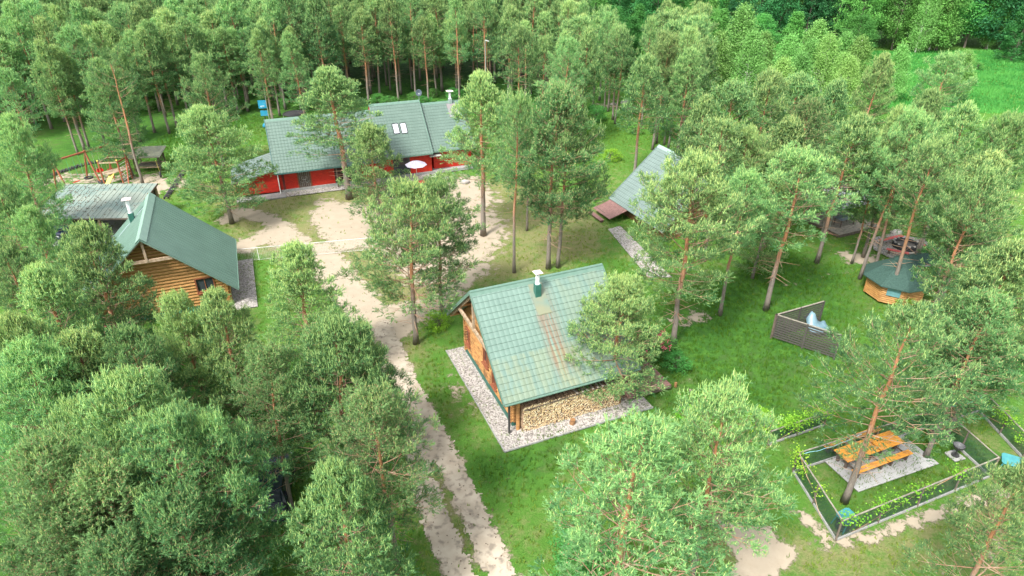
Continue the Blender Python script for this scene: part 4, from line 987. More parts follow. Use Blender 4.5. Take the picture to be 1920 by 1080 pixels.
# ================================================================ PICNIC ENCLOSURE
HP = 1.34
A_ = G(1567,1013); A_ = np.array(A_); Dt = np.array(G(1873,858,HP)); Ct = np.array(G(1765,764,HP)); Bt = np.array(G(1497,849,HP)); Et = np.array(G(1850,738,HP)); Ft = np.array(G(1935,824,HP))
print('pen', A_, Bt, Ct, Dt, Et)
def wire_fence(label, pts, h, nps, kerb=True, wire=True, name='wire_fence', railm=None):
    P0 = pts[0]; t = thing(name, label, 'fence', (*P0, 0), 0, 'wire fences of the picnic enclosure')
    rl = MB(); wr = MB(); kb = MB(); mids = []
    for (a, b), npp in zip(zip(pts[:-1], pts[1:]), nps):
        a = np.array(a)-P0; b = np.array(b)-P0; d = b-a; L = np.hypot(*d); u = d/L; nrm = np.array([-u[1], u[0]])
        rr = random.Random(int(L*100)); k = 6; pr = [(*(a+d*i/k), h+rr.uniform(-.02,.02)) for i in range(k+1)]
        rl.tube(pr, .038, 7)
        for i in range(npp+1):
            q = a+d*i/npp
            if any(np.hypot(*(q-z_)) < .2 for z_ in mids): continue
            mids.append(q); pm = MB(); pm.tube([(*q,0),(*(q+nrm*.03),h+.04)], [.055,.048], 7); pm.build('post', mat('post_wood',(.16,.13,.10),(.10,.08,.065),6) if not globals().get('_pw') else _pw, t)
        if kerb: kb.bar((*a,.05),(*b,.05), .07, .14)
        if wire:
            s = .10; w_ = .013; n = int((L+h)/s)
            for i in range(n):
                for sg in (1,-1):
                    x0 = i*s if sg > 0 else i*s-h*0; 
                    if sg > 0: xa, za, xb, zb = i*s-h, .1, i*s, h
                    else: xa, za, xb, zb = i*s-h, h, i*s, .1
                    if xa < 0: f = (0-xa)/(xb-xa); za += (zb-za)*f; xa = 0
                    if xb > L: f = (L-xa)/(xb-xa); zb = za+(zb-za)*f; xb = L
                    if xb-xa < .02: continue
                    pa, pb = a+u*xa, a+u*xb; wr.add([(*pa,za-w_),(*pa,za+w_),(*pb,zb+w_),(*pb,zb-w_)], [(0,1,2,3)])
    rl.build('top_rail', railm or GREYW, t)
    if kerb: kb.build('kerb', CONC, t)
    if wire: wr.build('wire_mesh', WIRE, t)
    return t
_pw = mat('post_wood', (.16,.13,.10), (.10,.08,.065), 6)
wire_fence('wire mesh fence with wooden top rail along the front of the picnic enclosure', [A_, Dt], HP, [4])
wire_fence('wire mesh fence on the left side of the picnic enclosure, overgrown with vine', [A_, Bt], HP, [2])
wire_fence('wire mesh fence along the back of the picnic enclosure', [Bt, Ct, Et], HP, [3,1])
wire_fence('wire mesh fence on the right side of the picnic enclosure by the kettle grill', [Ct, Dt], HP, [2])
wire_fence('vine covered fence running off to the right beyond the enclosure', [Et, Ft, np.array([Ft[0]+4, Ft[1]-3])], HP, [2,2])
K0, K1 = np.array(G(1440,834)), np.array(G(1545,798)); wire_fence('low vine covered fence left of the picnic enclosure', [K0, K1], 1.0, [2])
for nm, a, b in (('blue rope looped along the left part of the back rail', Bt, Bt+(Ct-Bt)*.42), ('blue rope along the right end of the back rail', Ct+(Et-Ct)*.15, Et)):
    m = MB(); pts = [(*(a+(b-a)*t+np.array([.0,-.06])), HP-.05-.22*math.sin(math.pi*t)-.03*math.sin(t*25)) for t in np.linspace(0,1,18)]; m.tube(pts, .014, 5); o = m.build('rope', ROPE_B); tag(o, nm, 'rope')
# paving and picnic tables
sl_ = [G(1545,865), G(1609,923), G(1760,870), G(1690,815)]
o = struct(thing('paving', 'x', 'x', (*sl_[0], 0), math.atan2(sl_[1][1]-sl_[0][1], sl_[1][0]-sl_[0][0]))); pl = [w2l(o, q)[:2] for q in sl_]; bpy.data.objects.remove(o)
m = MB(); m.prism(pl, 0, .045); o = m.build('paving', PAVE); o.location = (*sl_[0], 0); o.rotation_euler = (0,0,math.atan2(sl_[1][1]-sl_[0][1], sl_[1][0]-sl_[0][0])); struct(o)
b0, b1 = np.array(G(1602,888,.45)), np.array(G(1690,856,.45)); uu = (b1-b0)/np.hypot(*(b1-b0)); print('bench len', np.hypot(*(b1-b0)))
pa = math.atan2(uu[1], uu[0]); PL = 2.25
def picnic(label, pos, L):
    t = thing('picnic_table', label, 'picnic table', (*pos, .045), pa, 'picnic tables on the paving')
    for i in range(8): m = MB() if i == 0 else m; m.box(0, L, .62+i*.125, .62+i*.125+.113, .70, .74)
    m.build('tabletop', YWOOD, t)
    for y0 in (0, 2.0):
        m = MB()
        for i in range(3): m.box(0, L, y0+i*.115, y0+i*.115+.10, .42, .455)
        m.build('seat', YWOOD, t)
    for x in (.3, L-.3):
        for y0 in (.05, 2.05): m = MB(); m.box(x-.06,x+.06,y0,y0+.22,0,.418); m.build('leg', DARKW, t)
        for y0 in (.8, 1.35): m = MB(); m.box(x-.06,x+.06,y0,y0+.14,0,.698); m.build('leg', DARKW, t)
        m = MB(); m.box(x-.03,x+.03,.1,2.2,.30,.37); m.build('cross_brace', DARKW, t)
    return t
n_ = np.array([-uu[1], uu[0]]); o1 = b0-n_*.1
picnic('yellow picnic table with benches at the left end of the paving, beside a leaning trunk', o1, PL)
picnic('yellow picnic table with benches at the far right end of the paving', o1+uu*(PL+.08), 1.7)
# kettle grill on a slab
g = G(1790, 855); gt = thing('kettle_grill', 'small round black kettle grill on a pale square slab', 'grill', (*g, .05))
m = MB(); vs = []; fs = []; n = 18
prof = [(.02,.48),(.16,.50),(.25,.58),(.29,.68),(.30,.74),(.27,.74),(.24,.62),(.02,.53)]
for r_, z in prof: vs += [(r_*math.cos(2*math.pi*k/n), r_*math.sin(2*math.pi*k/n), z) for k in range(n)]
for j in range(len(prof)-1):
    for k in range(n): fs.append((j*n+k, j*n+(k+1)%n, (j+1)*n+(k+1)%n, (j+1)*n+k))
m.add(vs, fs); m.build('bowl', IRON, gt, smooth=True)
m = MB()
for k in range(9): y = -.24+k*.06; xx = math.sqrt(max(.001,.27**2-y*y)); m.tube([(-xx,y,.735),(xx,y,.735)], .005, 4)
m.build('grate', STEEL, gt)
m = MB(); m.tube([(0,0,.0),(0,0,.5)], .04, 8); m.tube([(0,0,0),(0,0,.06)], .2, 14); m.build('stand', IRON, gt)
m = MB(); m.box(-.36,.36,-.36,.36,0,.05); o = m.build('slab', CONC); o.location = (*g, 0); o.rotation_euler = (0,0,.3); struct(o)
# turquoise plastic tables
def plastic_table(label, p, rz, tilt):
    t = thing('plastic_table', label, 'table', (*G(*p), 0), rz, 'turquoise plastic tables at the enclosure')
    m = MB(); W, D = .45, .38; P = [(-W,-D+.1),(-W+.1,-D),(W-.1,-D),(W,-D+.1),(W,D-.1),(W-.1,D),(-W+.1,D),(-W,D-.1)]; m.prism(P, .66, .70)
    for i in range(7): x = -W+.1+i*.13; m.box(x,x+.035,-D+.05,D-.05,.7005,.709)
    m.build('tabletop', TURQ, t, bevel=.006)
    for sx in (-1,1):
        for sy in (-1,1): m = MB(); m.bar((sx*(W-.02),sy*(D-.04),0),(sx*(W-.1),sy*(D-.1),.66), .05,.05,(1,0,0)); m.build('leg', TURQ, t)
    t.rotation_euler = (tilt, 0, rz); return t
plastic_table('turquoise plastic table in the front corner of the enclosure', (1580,985), .5, .10)
plastic_table('turquoise plastic table tilted against the right corner of the enclosure', (1888,878), -.5, .18)
ct = thing('tyre_stack', 'stack of black tyres under the turquoise table in the enclosure corner', 'tyres', (*G(1578,990), 0))
for z in (.09,.26,.42): m = MB(); m.torus((0,0,z), .23, .085, 18, 8); m.build('tyre', BLACK, ct)

# ================================================================ WHITE NET across the yard
a, b = np.array(G(447,491)), np.array(G(702,468)); t = thing('net_fence', 'low white netting fence strung across the sandy yard', 'fence', (*a, 0)); HN = 1.15
d = b-a; L = np.hypot(*d); u = d/L; m = MB()
for i in range(int(L/.13)): q = u*(i*.13); m.add([(*(q-u*.004),.05),(*(q+u*.004),.05),(*(q+u*.004),HN),(*(q-u*.004),HN)], [(0,1,2,3)])
for i in range(9): z = .05+i*.137; m.add([(0,0,z-.004),(*d,z-.004),(*d,z+.004),(0,0,z+.004)], [(0,1,2,3)])
m.build('netting', NETW, t)
m = MB(); m.tube([(0,0,HN),(*d,HN)], .025, 6); m.tube([(0,0,.05),(*d,.05)], .015, 5); m.build('tape', NETW, t)
for f in (.15, .5, .99): m = MB(); q = d*f; m.tube([(*q,0),(*q,HN+.05)], .03, 8); m.build('post', WHITE, t)

# ================================================================ PLAYGROUND
def frame_swing(label, pts_top, feet):
    t = thing('timber_frame', label, 'swing frame', (*feet[0][0], 0)); o0 = np.array([*feet[0][0], 0])
    for k in range(len(pts_top)-1):
        a = np.array(pts_top[k])-o0; b = np.array(pts_top[k+1])-o0; d = (b-a)/np.linalg.norm(b-a); m = MB(); m.tube([a-d*.2, b+d*.2], .10, 10); m.build('beam', REDB, t)
        for e in (a-d*.21, b+d*.21): m2 = MB(); m2.tube([e, e+d*.012*(1 if e is not a else -1)], .105, 10); m2.build('beam_end', WHITE, t)
    for top, ft in zip(pts_top, feet):
        for f in ft: m = MB(); p = np.array([*f, 0])-o0; q = np.array(top)-o0; m.tube([p, q+(q-p)*.05], .09, 8); m.build('leg', REDB, t)
    return t
HS = 3.2
B1_, B2_, B3_ = np.array(G(118,358)), np.array(G(176,338)), np.array(G(219,325))
T1_, T2_, T3_ = (*B1_,HS), (*B2_,HS), (*B3_,HS)
bd = (B3_-B1_)/np.hypot(*(B3_-B1_)); bn_ = np.array([-bd[1], bd[0]])
FT = [[tuple(B+bn_*1.15), tuple(B-bn_*1.15)] for B in (B1_, B2_, B3_)]
frame_swing('red brown timber swing frame with two beams behind the carport', [T1_, T2_, T3_], FT)
def swing(label, A, B, f0, f1, kind, rm, low=.5):
    A, B = np.array(A), np.array(B); p, q = A+(B-A)*f0, A+(B-A)*f1; c = (p+q)/2; t = thing('swing', label, 'swing', (*c[:2], 0), math.atan2(*(B-A)[[1,0]]), 'swings hanging from the timber frame'); w = np.linalg.norm(q-p)/2
    m = MB(); 
    for s_ in (-1,1): m.tube([(s_*w*.95,0,HS-.06),(s_*w,0,low)], .014, 5)
    m.build('ropes', rm, t)
    m = MB()
    if kind == 'tyre': m.torus((0,0,low), max(.25,w), .09, 18, 8)
    elif kind == 'seat': m.box(-w-.03,w+.03,-.10,.10,low-.04,low)
    else:
        m.box(-w,w,-.16,.16,low-.06,low); m.box(-w,w,.13,.17,low,low+.30); m.box(-w-.02,-w+.02,-.14,.16,low,low+.18); m.box(w-.02,w+.02,-.14,.16,low,low+.18)
    m.build('seat', BLACK if kind == 'tyre' else REDP, t, bevel=.01)
swing('swing with green ropes and flat red seat nearest the left leg', T1_, T2_, .38, .58, 'seat', ROPE_G)
swing('tyre swing on pale green ropes beside the middle frame', T1_, T2_, .76, .98, 'tyre', ROPE_G, .45)
swing('toddler swing with a red bucket seat under the right beam', T2_, T3_, .25, .48, 'bucket', NETW, .75)
swing('swing with yellow ropes and pale seat under the right beam', T2_, T3_, .68, .88, 'seat', ROPE_Y, .7)
# climbing tower with slide
c0 = np.array(G(232,345)); ctw = thing('climbing_tower', 'open timber climbing tower with white rungs and a yellow ramp', 'climbing frame', (*c0, 0), .12)
pos = [(-1.9,0),(0,0),(.3,1.7),(-1.6,1.8)]
for i, (x, y) in enumerate(pos):
    m = MB(); m.bar((x,y,0),(x,y,2.6 if i != 2 else 3.0),.12,.12,(1,0,0)); m.build('post', REDB, ctw)
    m = MB(); m.box(x-.075,x+.075,y-.075,y+.075,(2.6 if i != 2 else 3.0),(2.7 if i != 2 else 3.1)); m.build('post_cap', ROPE_Y, ctw)
for i in range(4):
    (xa, ya), (xb, yb) = pos[i], pos[(i+1)%4]; m = MB(); m.bar((xa,ya,2.4),(xb,yb,2.4),.08,.12); m.build('rail', BEAM if i != 1 else REDB, ctw)
for k in range(6): m = MB(); z = .35+k*.34; m.tube([(0,0,z),(.3,1.7,z)], .022, 6); m.build('rung', WHITE, ctw)
m = MB(); m.bar((-.9,.2,1.2),(-1.3,-1.2,.1),.5,.05); m.build('ramp', ROPE_Y, ctw)
m = MB(); m.bar((-1.6,.1,1.2),(-.1,1.7,1.2),1.3,.06); m.build('platform', BEAM, ctw)
m = MB(); m.tube([(.3,1.7,2.9),(1.15,-1.6,0)], .07, 8); m.build('strut', REDB, ctw)
for lb, (px, py) in (('tyre laid flat round the foot of the climbing tower strut', (263,366)), ('tyre laid flat round a swing frame foot', (191,342))):
    m = MB(); m.torus((0,0,.09), .30, .09, 20, 8); o = m.build('tyre', BLACK); o.location = (*G(px,py), 0); tag(o, lb, 'tyre')
# covered bench (small gazebo) with corrugated roof
gz0 = np.array(G(256,322)); gz = thing('covered_swing', 'weathered timber shelter with corrugated roof and slatted bench', 'shelter', (*gz0, 0), .13)
m = MB()
W_, D_ = 2.6, 1.9
for x in (0, W_):
    for y in (0, D_): m = MB(); m.tube([(x,y,0),(x,y,2.0 if y else 1.75)], .07, 8); m.build('post', DARKW, gz)
roof_slope('roof', gz, -.5, W_+.4, -.45, 1.72, D_+.4, 2.15, mat('weathered_corrugate', (.36,.36,.25), (.24,.26,.20), 3), 'corr', per=.18)
m = MB()
for i in range(13): m.box(.12+i*.18,.26+i*.18,.1,1.3,.55,.59)
m.build('bench', GREYW, gz)
m = MB(); m.box(0,W_,-.02,.10,.38,.50); m.box(0,W_,D_-.1,D_,.38,.5); m.box(W_-.1,W_,.1,D_-.1,.39,.49); m.build('sill_beam', BEAM, gz)
m = MB()
for z in (.9,1.1,1.3): m.box(0,W_,D_-.03,D_,z,z+.1); m.box(-.02,.01,0,D_,z,z+.1); m.box(W_-.01,W_+.02,0,D_,z,z+.1)
m.build('side_boards', DARKW, gz)
tp_ = np.array(G(303,335)); ty = thing('tyre_swing', 'upright black tyre hanging on a yellow rope beside the shelter', 'swing', (*tp_, 0), .4)
m = MB(); m.torus((0,0,.5), .26, .09, 20, 8, 'x'); m.build('tyre', BLACK, ty); m = MB(); m.tube([(0,0,.85),(-.1,.0,2.1)], .018, 5); m.build('rope', ROPE_Y, ty)
# rows of half sunk tyres edging the playground
rw = random.Random(2)
def tyre_row(pts, n, lb, grp):
    P = [np.array(G(*p)) for p in pts]; L = [0]
    for a, b in zip(P[:-1], P[1:]): L.append(L[-1]+np.hypot(*(b-a)))
    me0 = None
    for i in range(n):
        s = L[-1]*i/(n-1); k = max(j for j in range(len(P)-1) if L[j] <= s+1e-6); f = (s-L[k])/(L[k+1]-L[k]); q = P[k]+(P[k+1]-P[k])*f; d = P[k+1]-P[k]
        if me0 is None: m = MB(); m.torus((0,0,0), .20, .085, 16, 8, 'x'); me0 = m.mesh('sunken_tyre', [BLACK], True)
        o = bpy.data.objects.new('sunken_tyre', me0); COL.objects.link(o); o.location = (*q, .03); o.rotation_euler = (rw.uniform(-.1,.1), 0, math.atan2(d[1], d[0])+rw.uniform(-.2,.2)); tag(o, lb, 'tyre', grp)
tyre_row([(345,322),(330,345),(312,372)], 19, 'black tyre half sunk in the short row between the lawn and the shelter', 'row of sunken tyres beside the lawn')
tyre_row([(60,345),(110,325),(150,312),(220,296),(250,288)], 34, 'black tyre half sunk in the long row behind the swing frame', 'row of sunken tyres behind the playground')

# ================================================================ YARD THINGS
ps = G(783,348); pr = thing('parasol', 'pale lilac octagonal parasol in front of the red house', 'parasol', (*ps, 0))
m = MB(); n = 8; rr_ = 1.15; vs = [(0,0,2.75)]+[(rr_*.5*math.cos(2*math.pi*k/n), rr_*.5*math.sin(2*math.pi*k/n), 2.60) for k in range(n)]+[(rr_*math.cos(2*math.pi*k/n), rr_*math.sin(2*math.pi*k/n), 2.32) for k in range(n)]
m.add(vs, [(0,1+k,1+(k+1)%n) for k in range(n)]+[(1+k,9+k,9+(k+1)%n,1+(k+1)%n) for k in range(n)]); o = m.build('canopy', LILAC, pr); so = o.modifiers.new('t','SOLIDIFY'); so.thickness = .015
m = MB(); m.tube([(0,0,0),(0,0,2.8)], .03, 8); m.build('pole', STEEL, pr); m = MB(); m.tube([(0,0,0),(0,0,.1)], .28, 14); m.build('base', CONC, pr)
for k in range(8): m = MB(); a_ = 2*math.pi*k/8; m.tube([(0,0,2.70),(rr_*math.cos(a_),rr_*math.sin(a_),2.30)], .010, 4); m.build('rib', STEEL, pr)
def park_table(label, p, rz, tm, sm):
    t = thing('picnic_table', label, 'picnic table', (*p, 0), rz); m = MB()
    for i in range(5): m.box(-.9,.9,-.37+i*.15,-.24+i*.15,.70,.74)
    m.build('tabletop', tm, t)
    for s_ in (-1,1):
        m = MB(); m.box(-.9,.9,s_*.75-.13,s_*.75+.13,.42,.46); m.build('seat', sm, t)
        for x in (-.6,.6): m = MB(); m.bar((x,s_*.6,0),(x,s_*.2,.70),.09,.05,(1,0,0)); m.build('leg', DARKW, t)
    for x in (-.6,.6): m = MB(); m.bar((x,-.8,.38),(x,.8,.38),.05,.08); m.build('cross_brace', DARKW, t)
park_table('red topped picnic table with orange benches under the lilac parasol', (ps[0]+.1, ps[1]-.9), .3, mat('dull_red_top',(.34,.05,.035),(.28,.04,.03),4), mat('orange_bench',(.75,.33,.04),(.62,.25,.03),4))
def chair(label, p, rz, cm, nm='garden_chair'):
    t = thing(nm, label, 'chair', (*p, 0), rz); m = MB(); m.box(-.24,.24,-.24,.24,.40,.44); m.build('seat', cm, t, bevel=.01)
    m = MB(); m.bar((0,.24,.44),(0,.34,.88),.48,.03,(0,1,0)); m.build('backrest', cm, t)
    for sx in (-.2,.2):
        for sy in (-.2,.2): m = MB(); m.bar((sx,sy,0),(sx*.95,sy*.95,.40),.04,.04,(1,0,0)); m.build('leg', cm, t)
        m = MB(); m.bar((sx*1.2,-.2,.62),(sx*1.2,.28,.62),.05,.03); m.build('armrest', cm, t)
chair('white garden chair at the right of the parasol table', G(814,338), -1.2, WHITE)
m = MB(); m.tube([(0,0,0),(.5,.1,0)], [.16,.13], 10); 
for lb, p, s_ in (('pale boulder lying in the yard right of the parasol', (835,338), .5), ('second pale boulder in the yard, further from the parasol', (872,342), .42), ('grey boulder beside the pine glade', (1172,193), .6), ('flat pale stone lying in the glade grass', (1150,196), .4), ('pale boulder behind the fire pit benches', (1681,437), .45)):
    bm_ = MB(); r_ = random.Random(int(p[0])); nn_ = 9; vs = []; fs = []
    for i in range(1, 6):
        for k in range(nn_): th, ph = math.pi*i/6, 2*math.pi*k/nn_; q = s_*r_.uniform(.82,1.15); vs.append((q*math.sin(th)*math.cos(ph)*1.3, q*math.sin(th)*math.sin(ph), q*math.cos(th)*.6+.15*s_))
    top = len(vs); vs += [(0,0,s_*.75),(0,0,-s_*.4)]
    for i in range(4):
        for k in range(nn_): fs.append((i*nn_+k,(i+1)*nn_+k,(i+1)*nn_+(k+1)%nn_,i*nn_+(k+1)%nn_))
    for k in range(nn_): fs.append((top,k,(k+1)%nn_)); fs.append((top+1,4*nn_+(k+1)%nn_,4*nn_+k))
    bm_.add(vs, fs); o = bm_.build('boulder', STONE, smooth=True); o.location = (*G(*p), 0); tag(o, lb, 'boulder')
# dark picnic table half hidden under the pine in the yard
park_table('dark wooden picnic table under the pine in the middle of the yard', G(735,392), .2, BROWNM, BROWNM)
# basketball hoop
hp_ = np.array(G(500,238)); hb = thing('basketball_stand', 'blue basketball stand with oval white hoop at the forest edge', 'basketball stand', (*hp_, 0), .15)
m = MB(); m.box(-.55,.55,-.03,.03,2.5,3.55); m.build('backboard', BLUEP, hb); m = MB(); m.torus((0,-.35,2.85), .26, .02, 20, 6); m.build('hoop', WHITE, hb)
m = MB(); m.tube([(0,.1,.3),(0,.08,3.0)], .06, 8); m.build('pole', IRON, hb); m = MB(); m.box(-.45,.45,-.25,.75,0,.35); m.build('base', BLUEP, hb, bevel=.05)
m = MB(); m.box(-.45,.45,-.02,.05,1.5,2.2); m.build('lower_panel', BLUEP, hb)
# flag pole / mast left of the house, lamp post behind
mp_ = np.array(G(508,240)); m = MB(); m.tube([(*mp_,0),(mp_[0],mp_[1],8.2)], [.07,.035], 8); o = m.build('mast', STEEL); tag(o, 'thin pale metal mast standing at the left end of the red house', 'mast')
lp = np.array(G(912,205)); lt = thing('lamp_post', 'slender grey lamp post with small angled lamp at the pine forest edge', 'lamp post', (*lp, 0))
m = MB(); m.tube([(0,0,0),(0,0,9.6)], [.09,.05], 8); m.build('pole', STEEL, lt); m = MB(); m.bar((0,0,9.6),(.55,-.2,9.45),.16,.09); m.build('lamp_head', STEEL, lt, bevel=.02)
tm_ = np.array(G(553,222)); tr = thing('trampoline', 'round black trampoline behind the left end of the red roof', 'trampoline', (*tm_, 0))
m = MB(); m.torus((0,0,.7), 1.5, .06, 28, 8); m.build('frame', IRON, tr); m = MB(); m.tube([(0,0,.68),(0,0,.70)], 1.42, 28); m.build('mat', BLACK, tr)
for k in range(4): m = MB(); a_ = k*math.pi/2+.4; m.tube([(1.5*math.cos(a_),1.5*math.sin(a_),0),(1.5*math.cos(a_),1.5*math.sin(a_),.7)], .03, 6); m.build('leg', STEEL, tr)
m = MB(); pts = [(*G(px,py), z) for px, py, z in ((0,440,1.6),(8,432,1.7),(14,424,1.8))]
print('part3 ok')
# ================================================================ VEGETATION
def needle_tuft(rs, n=13, ln=.066, wd=.011, ax=.17):
    """tuft along +z: n needles as thin triangles"""
    V = []; 
    for i in range(n):
        z0 = ax*(i/(n-1))**.9*.9; a = rs.uniform(0, 2*math.pi); tilt = rs.uniform(.45, 1.0)
        d = np.array([math.cos(a)*math.sin(tilt), math.sin(a)*math.sin(tilt), math.cos(tilt)]); s = np.array([-math.sin(a), math.cos(a), 0])*wd/2
        if i % 2: s = np.cross(d, s); s = s/np.linalg.norm(s)*wd/2
        b = np.array([0, 0, z0]); e = b+d*ln*rs.uniform(.8, 1.15)
        V += [b-s, b+s, e]
    return np.array(V)
def frames(D, rs):
    D = D/np.linalg.norm(D, axis=1, keepdims=True); u = rs.normal(size=D.shape); u -= (u*D).sum(1, keepdims=True)*D; u /= np.linalg.norm(u, axis=1, keepdims=True)
    return np.stack([u, np.cross(D, u), D], -1)
def strips(P, Q, r0, r1):
    """three-sided twigs from P to Q"""
    D = Q-P; L = np.linalg.norm(D, axis=1, keepdims=True)+1e-9; D = D/L; u = np.cross(D, [0,0,1.]); nn = np.linalg.norm(u, axis=1, keepdims=True); u = np.where(nn < .05, [[1.,0,0]], u/np.maximum(nn, 1e-6)); v = np.cross(D, u)
    r0 = np.broadcast_to(r0, (len(P),))[:, None]; r1 = np.broadcast_to(r1, (len(P),))[:, None]; V = []
    for k in range(3): a = 2*math.pi*k/3; V.append(P+(u*math.cos(a)+v*math.sin(a))*r0)
    for k in range(3): a = 2*math.pi*k/3; V.append(Q+(u*math.cos(a)+v*math.sin(a))*r1)
    V = np.stack(V, 1); n = len(P); b = np.arange(n)[:, None, None]*6
    F = np.array([[0,1,4],[0,4,3],[1,2,5],[1,5,4],[2,0,3],[2,3,5]])[None]+b
    return V.reshape(-1, 3), F.reshape(-1, 3)
def make_pine(seed, H, cb, R, shape='round', dens=1.0, tuft=1.0, candles=.5, lean=0., dead=8, whorl=.50, spars=1.0, buds=0):
    tuft = tuft*1.27
    """returns (trunk mesh, branch mesh, crown mesh)"""
    rs = np.random.RandomState(seed)
    nz_ = 14; tz = np.linspace(0, H, nz_); wob = np.cumsum(rs.normal(0, .05, (nz_, 2)), 0); wob -= wob[0]; wob *= np.linspace(0, 1, nz_)[:, None]**.5
    wob[:, 0] += lean*tz*(1-.3*tz/H)
    r0 = .0085*H+.02; rr = r0*(1-tz/H)**.75+.014; rr[0] *= 1.3
    tp = [(wob[i,0], wob[i,1], tz[i]) for i in range(nz_)]
    tm = MB(); tm.tube(tp, list(rr), 9); tmesh = tm.mesh('trunk', [BARK], True)
    at = lambda z: np.array([np.interp(z, tz, wob[:,0]), np.interp(z, tz, wob[:,1]), z]); tr = lambda z: np.interp(z, tz, rr)
    zc = H*cb; P_, Q_, ra, rb = [], [], [], []; CC = []; CD = []; CT = []
    z = zc; bi = 0
    while z < H-.15:
        t = (z-zc)/(H-zc)
        if shape == 'round': pf = (1-t**1.6)**.75*(.60+.40*min(1, t/.22))
        elif shape == 'cone': pf = (1-t)**.68*(.8+.2*min(1, t/.1))
        elif shape == 'flat': pf = (1-t**2)**.7*(.45+.55*min(1, t/.4))
        else: pf = (1-t)**.6*(.6+.4*min(1, t/.3))
        nb = rs.randint(3, 6) if t < .85 else 4
        for k in range(nb):
            if rs.rand() > spars: continue
            az = bi*2.4+rs.normal(0, .35); bi += 1; L = R*pf*rs.uniform(.68, 1.18); L = max(L, .25)
            el = (.10+.95*t**1.5)+rs.normal(0, .13); zz = z+rs.uniform(-.12, .12); b0 = at(zz); h = np.array([math.cos(az), math.sin(az), 0]); sd_ = np.array([-math.sin(az), math.cos(az), 0])
            ns = 5; pts = []
            for i in range(ns+1):
                s = i/ns; e2 = el+.30*s*s; pts.append(b0+h*L*s*math.cos(el)+np.array([0,0,1])*L*(s*math.sin(el)+.16*s*s-.10*s*(1-s))+sd_*L*.06*math.sin(3*s+bi))
            pts = np.array(pts); br = min(tr(zz)*.4, .010*L+.008)
            for i in range(ns): P_.append(pts[i]); Q_.append(pts[i+1]); ra.append(br*(1-i/ns*.8)); rb.append(br*(1-(i+1)/ns*.8))
            # laterals
            s = .26 if L > .8 else .1; sg = 1
            while s < 1.0:
                base = pts[0]+0; i = min(int(s*ns), ns-1); f = s*ns-i; base = pts[i]*(1-f)+pts[i+1]*f; dirb = pts[i+1]-pts[i]; dirb /= np.linalg.norm(dirb)
                ll = L*.50*(1.15-s)*rs.uniform(.6, 1.2)+.14; d = dirb*.75+sd_*sg*rs.uniform(.6, 1.1)+np.array([0,0,rs.uniform(.0,.45)]); d /= np.linalg.norm(d)
                m_ = max(1, int(ll/.34*dens+rs.rand())); e = base+d*ll
                P_.append(base); Q_.append(e); ra.append(br*.45); rb.append(.006)
                for j in range(m_):
                    g = (j+1)/m_; CC.append(base+(e-base)*g+rs.normal(0, .05, 3)); CD.append(d*.55+h*.25+np.array([0,0,.45+.5*t])); CT.append(t)
                sg = -sg; s += .33/max(L, .6)/dens
            CC.append(pts[-1]); CD.append(h*.5+np.array([0,0,.6+.6*t])); CT.append(t)
            if t > .12:      # tips turn up into little leaders
                up_ = rs.uniform(.15, .55)*(.5+t)*min(1, L); e = pts[-1]+np.array([0,0,up_])+h*.12; P_.append(pts[-1]); Q_.append(e); ra.append(.012); rb.append(.005)
                for j in range(1+int(up_ > .3)): CC.append(pts[-1]+(e-pts[-1])*((j+1)/2.5)); CD.append(h*.2+np.array([0,0,1.2])); CT.append(min(1, t+.15*(j+1)))
        z += whorl*rs.uniform(.8, 1.2)*(1-.45*t)
    for q in range(5): CC.append(at(H)+rs.normal(0,.05,3)); CD.append(np.array([rs.normal(0,.25), rs.normal(0,.25), 1])); CT.append(1)
    for q in range(dead):     # bare dead side branches under the crown
        zz = zc*rs.uniform(.45, 1.0); az = rs.uniform(0, 6.28); L = rs.uniform(.3, 1.1)*R/2.4; b0 = at(zz); e = b0+np.array([math.cos(az)*L, math.sin(az)*L, L*rs.uniform(-.25,.25)]); P_.append(b0); Q_.append(e); ra.append(.018); rb.append(.005)
    P_, Q_ = np.array(P_), np.array(Q_); V, F = strips(P_, Q_, np.array(ra), np.array(rb)); bmesh_ = np_mesh('branches', V, F, [TWIG])
    CC, CD, CT = np.array(CC), np.array(CD), np.array(CT); n = len(CC); ns_ = max(6, int(round(13/tuft)))
    C = np.repeat(CC, ns_, 0)+rs.normal(0, .052*tuft**.5, (n*ns_, 3))*np.array([1,1,1.25]); D = np.repeat(CD, ns_, 0); D = D/np.linalg.norm(D, axis=1, keepdims=True)+(C-np.repeat(CC, ns_, 0))*7+rs.normal(0, .25, (n*ns_, 3)); T_ = np.repeat(CT, ns_)
    D[:, 2] = np.where(D[:, 2] < 0, D[:, 2]*.3, D[:, 2])
    M = frames(D, rs); sc = rs.uniform(.8, 1.25, len(C))*tuft
    tv = [needle_tuft(rs, n=17 if tuft < 1.5 else 11, wd=.0145 if tuft < 1.5 else .020) for _ in range(4)]; nv = len(tv[0]); pick = rs.randint(0, 4, len(C)); TV = np.stack(tv)[pick]
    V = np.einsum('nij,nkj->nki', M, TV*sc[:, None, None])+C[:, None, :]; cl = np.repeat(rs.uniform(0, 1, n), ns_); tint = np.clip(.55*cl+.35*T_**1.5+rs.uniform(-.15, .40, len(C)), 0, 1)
    V1 = V.reshape(-1, 3); F1 = np.arange(len(V1)).reshape(-1, 3); t1 = np.repeat(tint, nv); mi1 = np.zeros(len(F1))
    # new upright shoots
    prob = candles*(.35+1.1*T_); sel = rs.rand(len(C)) < prob; Cs = C[sel]+M[sel][:, :, 2]*(sc[sel]*.10)[:, None]; ns2 = len(Cs)
